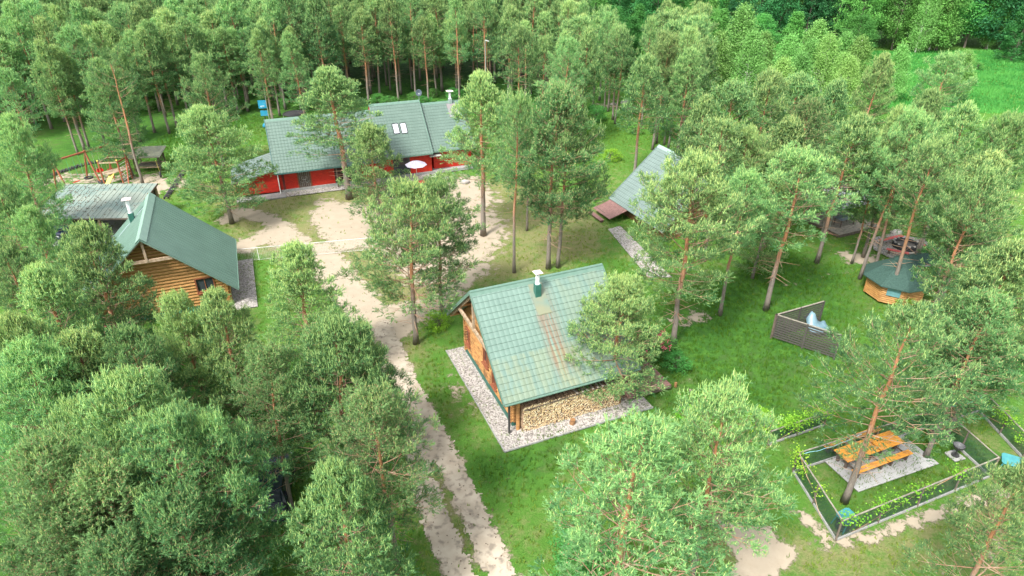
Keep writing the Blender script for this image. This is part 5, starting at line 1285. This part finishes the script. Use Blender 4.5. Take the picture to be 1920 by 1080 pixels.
    Dn = np.stack([rs.normal(0,.16,ns2), rs.normal(0,.16,ns2), np.ones(ns2)], -1); Ln = rs.uniform(.07, .20, ns2)*(.6+.7*T_[sel])*max(1, tuft*.9); V2, F2 = strips(Cs, Cs+Dn*Ln[:, None], .0125*tuft, .005)
    F2 = F2+len(V1); t2 = np.repeat(rs.uniform(0, 1, ns2), 6); mi2 = np.ones(len(F2))
    if buds:
        sb = rs.rand(len(C)) < buds; Cb = C[sb]+M[sb][:, :, 2]*(sc[sb]*.11)[:, None]; V3, F3 = strips(Cb, Cb+np.array([0,0,.05]), .022, .014); V2 = np.vstack([V2, V3]); F2 = np.vstack([F2, F3+len(V1)+ns2*6]); t2 = np.concatenate([t2, np.repeat(rs.rand(len(Cb)), 6)]); mi2 = np.concatenate([mi2, np.full(len(F3), 2)])
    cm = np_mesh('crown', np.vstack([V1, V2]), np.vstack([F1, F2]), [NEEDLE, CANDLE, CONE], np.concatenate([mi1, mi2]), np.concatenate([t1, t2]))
    return dict(trunk=tmesh, branches=bmesh_, crown=cm, H=H, R=R)
def make_leafy(seed, H, cb, R, shape='oval', lm=None, bark=None, leaf=.16, nleaf=9000, clump=.5, droop=0., trunk=True):
    rs = np.random.RandomState(seed); lm = lm or LEAF; bark = bark or DBARK
    tm = MB(); nz_ = 9; w = np.cumsum(rs.normal(0, .06, (nz_, 2)), 0); tz = np.linspace(0, H*.93, nz_); r0 = .012*H+.02; tm.tube([(w[i,0], w[i,1], tz[i]) for i in range(nz_)], [r0*(1-.92*i/(nz_-1)) for i in range(nz_)], 8)
    nc = max(20, int(nleaf/45)); CC = []; P_, Q_ = [], []
    while len(CC) < nc:
        t = rs.rand(); 
        if shape == 'oval': pf = math.sin(math.pi*min(1, .12+t*.86))**.6
        elif shape == 'narrow': pf = (1-t)**.55*min(1, .35+t/.25)
        elif shape == 'cone': pf = 1-t*.97
        else: pf = math.sqrt(max(0, 1-(t*2-1)**2))
        a = rs.uniform(0, 6.28); r = R*pf*(.45+.55*rs.rand()**.5)*(1+.22*math.sin(3*a+seed)+.15*math.sin(7*t*3+a)); z = H*(cb+(1-cb)*t)
        CC.append((r*math.cos(a), r*math.sin(a), z))
        if rs.rand() < .25: P_.append((w[-1,0]*t, w[-1,1]*t, max(H*cb*.7, z-r*.5-.3))); Q_.append(CC[-1])
    CC = np.array(CC); k = nleaf//nc; C = np.repeat(CC, k, 0)+rs.normal(0, clump*.5, (nc*k, 3))*np.array([1,1,.75+droop]); 
    D = rs.normal(size=C.shape); D[:, 2] += .9 if not droop else 0; M = frames(D, rs); s = leaf*rs.uniform(.6, 1.2, len(C)); q = np.array([[0,-.5,0],[.38,0,.05],[0,.6,0],[-.38,0,.05]])
    V = np.einsum('nij,kj->nki', M, q)*s[:, None, None]+C[:, None, :]
    if droop: V[:, :, 2] -= np.abs(rs.normal(0, droop, len(C)))[:, None]
    V1 = V.reshape(-1, 3); F1 = np.arange(len(V1)).reshape(-1, 4); tint = np.clip(np.repeat(rs.uniform(0, .6, nc), k)+rs.uniform(0, .4, len(C)), 0, 1)
    crown = np_mesh('crown', V1, F1, [lm], tint=np.repeat(tint, 4)); V, F = strips(np.array(P_), np.array(Q_), .03, .008)
    n0 = len(tm.v); tm.v += [tuple(v) for v in V]; tm.f += [tuple(int(x)+n0 for x in f) for f in F]; tm.m += [0]*len(F)
    return dict(trunk=tm.mesh('trunk', [bark]), crown=crown, H=H, R=R)
import time; t0 = time.time()
NEAR = [make_pine(101, 10.5, .16, 2.7, 'round', candles=.75), make_pine(102, 10.5, .22, 2.5, 'cone', candles=.8), make_pine(103, 11, .30, 2.8, 'round', candles=.5, dead=14, buds=.08),
        make_pine(104, 9.5, .12, 2.2, 'cone', candles=.8), make_pine(105, 12, .32, 3.1, 'flat', candles=.5, dead=16), make_pine(106, 12, .52, 2.4, 'flat', candles=.35, dead=18, spars=.85),
        make_pine(107, 11.5, .34, 2.9, 'round', candles=.12, dead=14, spars=.8, buds=.30), make_pine(108, 12.5, .38, 2.2, 'cone', candles=.6, dead=20),
        make_pine(109, 12, .48, 2.6, 'flat', candles=.4, dead=18, spars=.9), make_pine(111, 12, .38, 3.0, 'round', candles=.35, dead=24, spars=.6, dens=.85),
        make_pine(112, 11.5, .18, 3.0, 'cone', candles=.25, dead=24, spars=.62, dens=.85, buds=.12)]
FAR = [make_pine(201, 13.5, .44, 2.3, 'round', dens=.65, tuft=1.7, candles=.4, dead=18), make_pine(202, 13.5, .44, 2.2, 'cone', dens=.7, tuft=1.7, candles=.45, dead=20),
       make_pine(203, 13, .47, 2.5, 'flat', dens=.6, tuft=1.7, candles=.3, dead=16), make_pine(204, 12.5, .38, 2.3, 'cone', dens=.75, tuft=1.7, candles=.5, dead=12),
       make_pine(206, 13, .42, 2.3, 'round', dens=.6, tuft=1.7, candles=.5, dead=16, spars=.7), make_pine(207, 13.5, .62, 2.1, 'flat', dens=.7, tuft=1.7, candles=.3, dead=26, spars=.85)]
SP = make_pine(110, 11.5, .58, 2.9, 'flat', dens=.8, candles=.3, dead=26, spars=.6, whorl=.7)
BIRCH = [make_leafy(301, 11, .12, 2.0, 'narrow', LEAFB, BIRCHB, .17, 15000, .55, .35), make_leafy(302, 10, .1, 2.4, 'narrow', LEAFB, BIRCHB, .17, 15000, .6, .35)]
BROAD = [make_leafy(311, 17, .15, 4.6, 'oval', LEAF, DBARK, .30, 17000, .95), make_leafy(312, 15, .15, 4.0, 'oval', LEAFD, DBARK, .30, 15000, .9), make_leafy(313, 18, .08, 3.8, 'cone', LEAF, DBARK, .28, 17000, .8)]
SPRUCE = make_leafy(321, 17, .04, 3.2, 'cone', LEAFD, DBARK, .24, 17000, .5)
BUSH = [make_leafy(331, 1.5, .05, .9, 'oval', LEAFV, DBARK, .085, 2600, .22), make_leafy(332, 2.0, .05, 1.3, 'oval', LEAF, DBARK, .10, 3600, .3), make_leafy(333, 2.8, .05, 1.6, 'oval', LEAFV, DBARK, .13, 3200, .4)]
print('tree meshes', round(time.time()-t0, 1), 's', [len(t['crown'].polygons) for t in NEAR+FAR])
TREES = []
def plant(src, xy, H, R, label, group=None, name='pine_tree', cat='pine tree', rz=None, tilt=(0,0), rnd_=random.Random(77)):
    e = bpy.data.objects.new(name, None); COL.objects.link(e); e.empty_display_size = .3
    e.location = (xy[0], xy[1], -.04); e.rotation_euler = (tilt[0]+rnd_.gauss(0,.018), tilt[1]+rnd_.gauss(0,.018), rnd_.uniform(0, 6.28) if rz is None else rz)
    sz = H/src['H']; sr = (R/src['R'] if R else sz)*(1.22 if 'branches' in src and src in NEAR else 1.08); e.scale = (sr, sr, sz); tag(e, label, cat, group)
    for k in ('trunk', 'branches', 'crown'):
        if k in src: o = bpy.data.objects.new(k, src[k]); COL.objects.link(o); o.parent = e
    TREES.append((xy[0], xy[1], R or src['R'])); return e
N_, F_ = NEAR, FAR
# trees whose foot shows in the photo: (variant, foot, top row, radius, label)
BASED = [
 (N_[0], (435,418), 208, 3.7, 'round bushy open grown pine with bare foot on sand, left of the red annex'),
 (SP, (268,345), 112, 3.0, 'sparse pine with pale dead top limbs beside the corrugated shelter'),
 (N_[7], (655,372), 135, 4.0, 'tall pine in front of the red house, over the left roof section'),
 (N_[1], (715,425), 238, 2.9, 'pale pointed pine before the red house, left of the parasol'),
 (N_[2], (780,643), 358, 3.4, 'big pine at the fork of the sandy track, left one of a pair'),
 (N_[4], (830,592), 352, 3.0, 'pine behind the track fork with a bright bush at its foot'),
 (N_[7], (906,440), 145, 3.1, 'pine with pale pointed top right of the red house'),
 (N_[5], (964,511), 190, 1.9, 'slim straight pine on its own between yard and main cabin'),
 (N_[6], (1028,503), 168, 3.4, 'tall pine behind the main cabin ridge, left of the leaning one'),
 (N_[2], (1046,500), 192, 3.0, 'pine with leaning curved trunk behind the main cabin ridge'),
 (N_[5], (988,432), 215, 1.6, 'thin pine in the yard behind the slim straight one'),
 (N_[4], (1262,646), 318, 3.7, 'large pine with thick orange trunk on the lawn right of the main cabin'),
 (N_[8], (1436,581), 300, 3.1, 'leaning pine alone on the dark green lawn left of the slatted screen'),
 (N_[5], (1350,590), 330, 2.0, 'grey trunked pine close behind the thick orange one'),
 (N_[5], (1597,493), 330, 1.5, 'pine on the bare sandy patch, leftmost of three by the fire pit'),
 (N_[8], (1612,522), 225, 2.1, 'pine with long bare trunk, middle of three by the fire pit'),
 (N_[8], (1636,520), 240, 2.1, 'pine nearest the grill hut of the three by the fire pit'),
 (N_[8], (1752,532), 310, 2.0, 'pine growing just right of the grill hut roof'),
 (N_[9], (1583,940), 600, 3.0, 'tall open pine whose leaning trunk stands beside the picnic paving'),
 (N_[9], (1770,828), 590, 2.3, 'pine with dark forked trunk at the back of the picnic enclosure'),
 (N_[5], (1540,440), 330, 1.8, 'small pine at the left edge of the wooden deck'),
 (N_[5], (1716,480), 330, 1.5, 'thin pine behind the grill hut, beside the fire pit gravel'),
]
for v, b, ty_, R, lb in BASED:
    plant(v, G(*b), top_height(b, ty_), R, lb, tilt=(0, 0))
# trees seen only by their crowns: (variant, top px, height, radius, label)
TOPS = [
 (N_[3], (622,868), 9.3, 2.3, 'young pine with pale upright candles beside the sandy track at the bottom edge'),
 (N_[6], (705,742), 9.6, 2.5, 'blue green pine reaching over the two wheel tracks'),
 (N_[0], (612,612), 9.8, 2.9, 'bright green broad pine left of the track fork'),
 (N_[3], (690,612), 8.0, 1.5, 'dark narrow pine squeezed between the broad one and the track'),
 (N_[1], (548,466), 9.3, 2.6, 'pointed young pine standing free on the yard, right of the left cabin'),
 (N_[0], (335,562), 9.3, 1.8, 'pine in front of the orange gable, left of a taller neighbour'),
 (N_[3], (405,548), 9.6, 2.2, 'taller pine in front of the orange gable, by the corner of the roof'),
 (N_[1], (150,432), 10.5, 2.8, 'bright tipped pine before the left cabin roof and the bicycles'),
 (N_[3], (60,508), 10.0, 2.7, 'pine with pale tips at the left edge, below the carport'),
 (N_[0], (58,398), 9.5, 2.0, 'pine beside the left end of the carport roof'),
 (N_[2], (225,630), 9.0, 2.2, 'pine over the pink flowering shrub below the left cabin'),
 (N_[0], (210,735), 11.0, 3.0, 'broad pine topped with pale shoots in the lower left'),
 (N_[2], (310,790), 10.8, 2.8, 'pine with orange limbs showing in the lower left, right of the broad one'),
 (N_[6], (65,845), 10.5, 2.6, 'pine crown against the left edge, lower left corner'),
 (N_[6], (175,872), 9.8, 2.6, 'yellow tinged pine in the lower left with brown flower buds'),
 (N_[2], (395,792), 10.0, 2.0, 'pine left of the gap where the dark car stands'),
 (N_[6], (330,935), 9.0, 2.4, 'pine along the bottom edge between the corner and the car'),
 (N_[6], (80,985), 9.0, 2.6, 'lowest pine in the bottom left corner'),
 (N_[6], (225,1010), 8.6, 2.5, 'pine along the bottom edge, next to the corner one'),
 (N_[6], (480,668), 9.2, 2.0, 'thin crowned pine with brown twigs showing left of the track'),
 (N_[0], (20,655), 9.6, 2.6, 'pine at the left edge halfway down the picture'),
 (N_[1], (130,640), 9.0, 2.6, 'dark pine left of the pink flowering shrub'),
 (N_[10], (1180,792), 11.5, 3.5, 'wide low pine with orange tip in front of the firewood stack'),
 (N_[0], (1170,530), 8.2, 2.6, 'pine overhanging the right end of the main cabin roof'),
 (N_[2], (1365,755), 10.2, 2.5, 'pine with spreading low limbs between the lawn and the enclosure'),
 (N_[10], (1930,880), 8.5, 2.2, 'pine overhanging the bottom right corner'),
 (N_[7], (1895,455), 12.0, 2.8, 'tall pine at the right edge above the enclosure'),
 (N_[6], (1860,560), 10.0, 2.4, 'pine right of the grill hut, hiding the far side of the enclosure'),
 (N_[0], (5,225), 11.5, 2.4, 'pine at the left edge above the swing frame'),
 (N_[1], (-12,325), 10.5, 2.4, 'pine at the left edge between the swing frame and the carport'),
 (N_[2], (10,470), 9.5, 2.4, 'pine at the left edge just below the carport end'),
 (N_[0], (185,118), 12.0, 2.8, 'broad pine behind the corrugated shelter, left of the sparse one'),
 (N_[2], (375,112), 12.0, 2.9, 'broad pine behind the playground lawn, right of the sparse one'),
 (N_[7], (482,58), 12.5, 2.0, 'pointed pine behind the basketball stand'),
 (N_[7], (548,62), 12.5, 2.0, 'pointed pine right of the basketball stand'),
 (N_[1], (5,590), 9.2, 2.2, 'pine against the left edge beside the cabin gable'),
 (N_[0], (120,780), 9.0, 2.4, 'low pine between the left edge and the broad lower left pine'),
 (N_[3], (1450,330), 8.6, 1.8, 'pine filling the gap between the two lawn pines'),
 (N_[2], (1840,330), 11.5, 2.5, 'pine standing above the grill hut on the right'),
]
for v, tpx, H, R, lb in TOPS: plant(v, G(tpx[0], tpx[1], H), H, R, lb)
# middle distance: crowns right of the steep roofed cabin
MID = [(1440,150,12.5),(1245,78,12.5),(1162,52,12),(1530,195,12),(1700,205,12.5),(1655,105,12),(1815,205,12.5),(1760,275,12),(1385,165,12),(1480,230,11),
       (1600,225,12),(1890,225,12),(1500,150,12),(1745,170,12),(1860,300,11.5),(1360,235,11.5),(1570,160,12),(1210,110,12.5),(1295,95,12.5),(1410,250,10.5),(975,62,13),(1060,80,12.5),(1100,60,13),(1330,190,11.5),(1780,110,12)]
rm = random.Random(21)
for i, (px, py, H) in enumerate(MID):
    plant((F_+[N_[4], N_[6], N_[1], N_[8]])[rm.randrange(10)], G(px, py, H), H, rm.uniform(2.2, 2.9), 'slender pine in the loose grove right of the red house', 'pines in the loose grove')
for i, (px, py) in enumerate([(1224,272),(1231,268),(1245,271),(1253,277),(1271,287),(1285,293),(1296,268),(1281,249),(1202,243),(1153,231),(1133,207),(1140,208),(1112,197),(1124,188),(1091,198),(1087,186),(1010,262),(1050,240)]):
    plant(F_[(i*5) % 6], G(px, py), rm.uniform(11.5, 13.5), rm.uniform(1.7, 2.2), 'pine with bare trunk in the glade behind the steep roofed cabin', 'pines round the glade')
for i, (px, py) in enumerate([(565,210),(525,217),(510,223),(447,213),(422,217),(357,233),(333,240),(318,250),(290,248),(263,265),(197,268),(167,277),(160,283),(147,290),(87,343),(465,208),(385,225)]):
    plant(F_[(i*3) % 4] if i % 3 else N_[7], G(px, py), rm.uniform(11, 13.5), rm.uniform(1.9, 2.5), 'pine at the forest edge behind the playground', 'pines along the forest edge behind the playground')
# closed forest behind: filled by dart throwing in front to back order
P_m = poly_px([(1625,112),(1700,96),(1830,108),(1930,125),(1930,235),(1850,215),(1720,185),(1640,160)])
P_g = poly_px([(1075,150),(1230,150),(1240,250),(1200,340),(1140,330),(1090,240)])
def blocked(x, y):
    px, py = PJ(x, y, 0)
    X, Y = np.array([x]), np.array([y])
    if in_poly(X, Y, P_m)[0] or in_poly(X, Y, P_g)[0]: return True
    return False
cnt = 0; rf = random.Random(9); cand = []; STUFF = []
for i in range(9000):
    px = rf.uniform(-160, 2080); y = rf.uniform(60, 150); x = (px-960)/FPX*(y*_c+CAM_H*_s); cand.append((y, x))
cand.sort(key=lambda q: q[0] if PJ(q[1], q[0], 0)[0] < 1080 else q[0]-25)
for y, x in cand:
    px, py = PJ(x, y, 0); H = rf.uniform(11.2, 15.2); R = rf.uniform(1.9, 3.1)
    if px < 650: ylim = 205+max(0, (420-px))*.12 + (15 if px < 60 else 0)
    elif px < 1080: ylim = 196
    else: ylim = 9999
    if px < 1080:
        if py > ylim: continue
        dmin = 3.0 if y < 118 else 3.6
    else:
        if px < 1330 and y > 112: continue
        if y > 100 and px >= 1330: continue
        if py > (330 if px < 1790 else 480) or (px < 1500 and py > 235): continue
        H = min(H, 12.6); R += .3
        if 1440 < px < 1810 and py > 325: continue
        if px > 1600 and PJ(x, y, H)[1] < 205: continue
        if px > 1290 and PJ(x, y, H)[1] < 135: continue
        dmin = 4.4
    if blocked(x, y): continue
    if min((x-a)**2+(y-b)**2 for a, b, _ in TREES) < dmin**2: continue
    cnt += 1
    if cnt <= 172 or px >= 1080:
        plant(F_[rf.randrange(6)], (x, y), H, R, 'tall straight pine in the closed forest behind the houses' if px < 1080 else 'pine in the loose stand on the right slope', 'pines of the closed forest' if px < 1080 else 'pines of the right stand')
    else: STUFF.append((x, y, H, R)); TREES.append((x, y, R))
LOW = make_pine(205, 13.2, .45, 2.2, 'round', dens=.5, tuft=2.6, candles=.35, dead=8, whorl=.6)
def grab(me, k=3):
    V = np.empty(len(me.vertices)*3); me.vertices.foreach_get('co', V); return V.reshape(-1, 3)
VS, FS, MI, TI, off = [], [], [], [], 0
pr_ = []
for key in ('crown', 'branches', 'trunk'):
    me = LOW[key]; V = grab(me); me.calc_loop_triangles(); F = np.empty(len(me.loop_triangles)*3, np.int32); me.loop_triangles.foreach_get('vertices', F); F = F.reshape(-1, 3)
    if key == 'crown':
        mi = np.empty(len(me.polygons), np.int32); me.polygons.foreach_get('material_index', mi); ti = np.empty(len(V)); me.attributes['tint'].data.foreach_get('value', ti)
    else: mi = np.full(len(F), 2 if key == 'branches' else 3); ti = np.zeros(len(V))
    pr_.append((V, F, mi, ti))
rsx = np.random.RandomState(3)
for (x, y, H, R) in STUFF[:170]:
    a = rsx.rand()*6.28; ca, sa = math.cos(a), math.sin(a); sr, sz = R*1.1/LOW['R'], H/LOW['H']; dt = rsx.uniform(-.25, .25)
    for V, F, mi, ti in pr_:
        VS.append(np.stack([(V[:,0]*ca-V[:,1]*sa)*sr+x, (V[:,0]*sa+V[:,1]*ca)*sr+y, V[:,2]*sz-.04], -1)); FS.append(F+off); off += len(V); MI.append(mi); TI.append(np.clip(ti+dt, 0, 1))
if VS:
    o = bpy.data.objects.new('far_pine_wood', np_mesh('far_pine_wood', np.vstack(VS), np.vstack(FS), [NEEDLE, CANDLE, TWIG, BARK], np.concatenate(MI), np.concatenate(TI))); COL.objects.link(o); struct(o, 'stuff'); tag(o, 'the deeper pine wood behind the front rows of the closed forest', 'wood')
ORD = ['', 'first', 'second', 'third', 'fourth', 'fifth', 'sixth', 'seventh', 'eighth', 'ninth', 'tenth', 'eleventh', 'twelfth', 'thirteenth', 'fourteenth', 'fifteenth', 'sixteenth', 'seventeenth', 'eighteenth', 'nineteenth', 'twentieth']
print('forest', cnt, len(STUFF), 'total trees', len(TREES))
# birches and the broadleaved wood at the back right
for i, (px, py, H) in enumerate([(1400,12,13),(1485,66,10),(1440,60,9),(1560,66,10),(1590,62,9.5),(1525,75,9),(1620,70,9.5),(1695,86,8),(1815,95,7.5),(1585,100,8),(1350,60,10),(1255,20,12),(1540,40,11),(1470,110,9),(1505,100,9),(1600,110,8.5),(1650,120,8),(1420,60,11)]):
    plant(BIRCH[i % 2], G(px, py, H), H, H*.20+.5, 'young birch with feathery light green crown between pines and meadow', 'young birches', 'birch_tree', 'birch tree')
rb = random.Random(4); k = 0
for row, (y0, n) in enumerate(((143, 18), (152, 16), (161, 14))):
    for i in range(n):
        px = 1120+(i+.5*(row % 2))*(880/n)+rb.uniform(-14, 14); y = y0+rb.uniform(-2.5, 2.5)+(6 if px < 1600 else 0)-(10 if px > 1860 else 0); x = (px-960)/FPX*(y*_c+CAM_H*_s)
        src = [BROAD[0], BROAD[1], SPRUCE, BROAD[2], BROAD[1], BROAD[0]][rb.randrange(6)]; H = rb.uniform(15, 20)
        sp = src is SPRUCE
        plant(src, (x, y), H, rb.uniform(3.3, 4.6) if not sp else 3.0, 'dark spruce in the wood beyond the meadow' if sp else 'leafy tree in the wood beyond the meadow', 'spruces beyond the meadow' if sp else 'leafy trees beyond the meadow', 'spruce_tree' if sp else 'broadleaf_tree', 'spruce' if sp else 'leafy tree')
for i, (px, py) in enumerate([(1716,100),(1722,98),(1742,95),(1752,93),(1850,92)]): plant(BIRCH[0], G(px, py), 13.5, 2.0, 'tall birch with white trunk at the edge of the meadow', 'tall birches at the meadow edge', 'birch_tree', 'birch tree')
rb = random.Random(14)
for i in range(26):   # undergrowth thicket in front of the lighter wood
    px = rb.uniform(1090, 1620); y = rb.uniform(116, 137); x = (px-960)/FPX*(y*_c+CAM_H*_s)
    plant(BROAD[rb.choice([0, 2])], (x, y), rb.uniform(7, 11), rb.uniform(2.4, 3.2), 'bright green sapling in the thicket before the leafy wood', 'saplings before the leafy wood', 'broadleaf_tree', 'leafy tree')
# bushes
BS = [(0,(822,612),1.0,'bright green bush at the foot of the pine by the track fork'),(1,(1113,228),1.9,'round bright bush at the edge of the glade'),(0,(1145,300),1.2,'small light bush on the glade grass'),(1,(1190,250),1.1,'dark low bush in the middle of the glade'),
      (0,(1420,800),1.0,'low green bush at the left edge of the enclosure vines'),(1,(1265,690),1.0,'green bush beside the pink flowering shrub by the terrace'),(1,(1870,725),1.2,'dark leafy bush behind the picnic enclosure'),(1,(1905,700),1.4,'larger leafy bush at the right edge behind the enclosure'),
      (1,(455,205),1.3,'leafy bush among trunks behind the playground lawn'),(1,(1740,490),1.1,'leafy bush at the right of the fire pit'),(0,(1690,575),.8,'bright fern like bush at the foot of the grill hut'),(1,(1830,130),1.2,'lone bush on the bright meadow'),(0,(1290,785),.7,'little green sapling on the lawn near the worn path'),(1,(1085,1060),1.5,'bright leafy bush under the wide pine at the bottom edge'),(2,(1530,95),1.2,'round bush at the foot of the far wood')]
for v, p, H, lb in BS: plant(BUSH[v], G(*p), H*1.1, H*.9, lb, None, 'bush', 'bush')
rb = random.Random(31)
for i in range(44):
    px = rb.uniform(90, 1080); py = rb.uniform(176, 208); x, y = G(px, py); plant(BUSH[1], (x, y), rb.uniform(.7, 1.7), rb.uniform(.7, 1.3), 'leafy undergrowth bush between the forest trunks', 'undergrowth bushes in the forest', 'bush', 'bush')
# pink flowering shrubs
def rhodo(p, s, lb):
    e = plant(BUSH[1], G(*p), 1.7*s, 1.3*s, lb, None, 'flowering_shrub', 'shrub'); rs = np.random.RandomState(int(p[0])); n = 34; A = rs.uniform(0, 6.28, n); E = rs.uniform(.1, 1.4, n)
    C = np.stack([np.cos(A)*np.cos(E)*1.15, np.sin(A)*np.cos(E)*1.15, np.sin(E)*1.0+.85], -1); C = np.repeat(C, 26, 0)+rs.normal(0, .075, (n*26, 3)); D = rs.normal(size=C.shape); M = frames(D, rs); q = np.array([[0,-.5,0],[.45,0,.05],[0,.5,0],[-.45,0,.05]])*.085
    V = (np.einsum('nij,kj->nki', M, q)+C[:, None, :]).reshape(-1, 3); o = bpy.data.objects.new('blossoms', np_mesh('blossoms', V, np.arange(len(V)).reshape(-1, 4), [PETAL], tint=rs.rand(len(V)))); COL.objects.link(o); o.parent = e
rhodo((1218,668), 1.15, 'pink flowering shrub beside the terrace of the main cabin'); rhodo((190,640), 1.0, 'pink flowering shrub among the left hand pines')
# vines on the enclosure
def vine(pts, n, h0, h1, lb, sp=.22, seed=1):
    rs = np.random.RandomState(seed); P = [np.array(p) for p in pts]; C = []
    seg = [np.hypot(*(b-a)) for a, b in zip(P[:-1], P[1:])]; tot = sum(seg); nc = max(5, int(tot*2.2))
    for i in range(nc):
        s = rs.rand()*tot; k = 0
        while s > seg[k]: s -= seg[k]; k += 1
        C.append([*(P[k]+(P[k+1]-P[k])*s/seg[k]), rs.uniform(h0, h1)])
    C = np.array(C); kk = n//nc; CC = np.repeat(C, kk, 0)+rs.normal(0, sp, (nc*kk, 3))*np.array([1,1,.8]); D = rs.normal(size=CC.shape)*.6; D[:, 2] += 1; M = frames(D, rs); q = np.array([[0,-.5,0],[.45,-.1,.04],[.2,.45,0],[-.2,.45,0],[-.45,-.1,.04]])
    V = np.einsum('nij,kj->nki', M, q)*(.085*rs.uniform(.7, 1.3, len(CC)))[:, None, None]+CC[:, None, :]; tint = np.repeat(rs.rand(len(CC)), 5)
    V = V.reshape(-1, 3); o0 = np.array([*P[0], 0]); V = V-o0
    e = bpy.data.objects.new('vine', None); COL.objects.link(e); e.location = o0; tag(e, lb, 'vine')
    o = bpy.data.objects.new('leaves', np_mesh('leaves', V, np.arange(len(V)).reshape(-1, 5), [LEAFV], tint=tint)); COL.objects.link(o); o.parent = e
    m = MB(); pts3 = [(*(p-P[0]), 0 if i == 0 else h1-.1) for i, p in enumerate(P)]; rr2 = random.Random(seed); q3 = []
    for a, b in zip(pts3[:-1], pts3[1:]):
        for t in np.linspace(0, 1, 6)[:-1]: q3.append(tuple(np.array(a)+(np.array(b)-np.array(a))*t+np.array([rr2.uniform(-.06,.06), rr2.uniform(-.06,.06), rr2.uniform(-.05,.05)])))
    q3.append(pts3[-1]); m.tube(q3, .018, 5); m.build('stem', TWIG, e)
vine([A_+(Dt-A_)*.02, A_+(Dt-A_)*.78], 800, .95, 1.6, 'grape vine trained along the front rail of the picnic enclosure', seed=3)
vine([A_+(Bt-A_)*.3, A_+(Bt-A_)*1.0], 420, .8, 1.6, 'grape vine on the left side fence of the enclosure', seed=4)
vine([K0+(K1-K0)*.1, K1+(K1-K0)*.1], 1000, .9, 1.35, 'grape vine covering the low fence left of the enclosure', .26, seed=5)
vine([Et, Ft], 500, .8, 1.4, 'grape vine on the fence running off to the right', seed=6)
print('part4 ok', round(time.time()-t0, 1))
# tell the members of the smaller groups apart by their place, counted from the left
def ordw(i):
    if i <= 20: return ORD[i]
    t, u = divmod(i, 10); return {2:'twenty',3:'thirty',4:'forty',5:'fifty'}[t]+('-'+ORD[u] if u else '') if u else {3:'thirtieth',4:'fortieth',5:'fiftieth'}[t]
GR = {}
for o in COL.objects:
    if o.parent is None and 'group' in o: GR.setdefault((o['group'], o['label']), []).append(o)
for (g_, lb), os_ in GR.items():
    if 1 < len(os_) <= 55:
        os_.sort(key=lambda o: PJ(*o.location)[0]); short = ' '.join(lb.split()[:11])
        if lb.split()[:11] != lb.split():
            while short.split()[-1] in ('the', 'of', 'and', 'between', 'behind', 'in', 'beyond', 'before', 'right', 'beside', 'at', 'a', 'on'): short = ' '.join(short.split()[:-1])
        for i, o in enumerate(os_): o['label'] = short+', '+ordw(i+1)+' from the left'
# cones, twigs and fallen litter on the track
rl_ = random.Random(6); m = MB()
for i in range(900):
    px, py = (rl_.uniform(740, 960), rl_.uniform(760, 1079)) if i < 260 else (rl_.uniform(480, 960), rl_.uniform(370, 640)); x, y = G(px, py)
    if i >= 260 and fields(np.array([x]), np.array([y]))[0][0] < .5: continue
    s = rl_.uniform(.015, .035); an = rl_.uniform(0, 6.28); m.bar((x, y, .02), (x+s*2.2*math.cos(an), y+s*2.2*math.sin(an), .02), s, s*.8)
o = m.build('track_litter', CONEM); struct(o, 'stuff'); tag(o, 'dark pine cones and bark bits scattered along the sandy track and yard', 'litter')
print('objects', len(COL.objects))
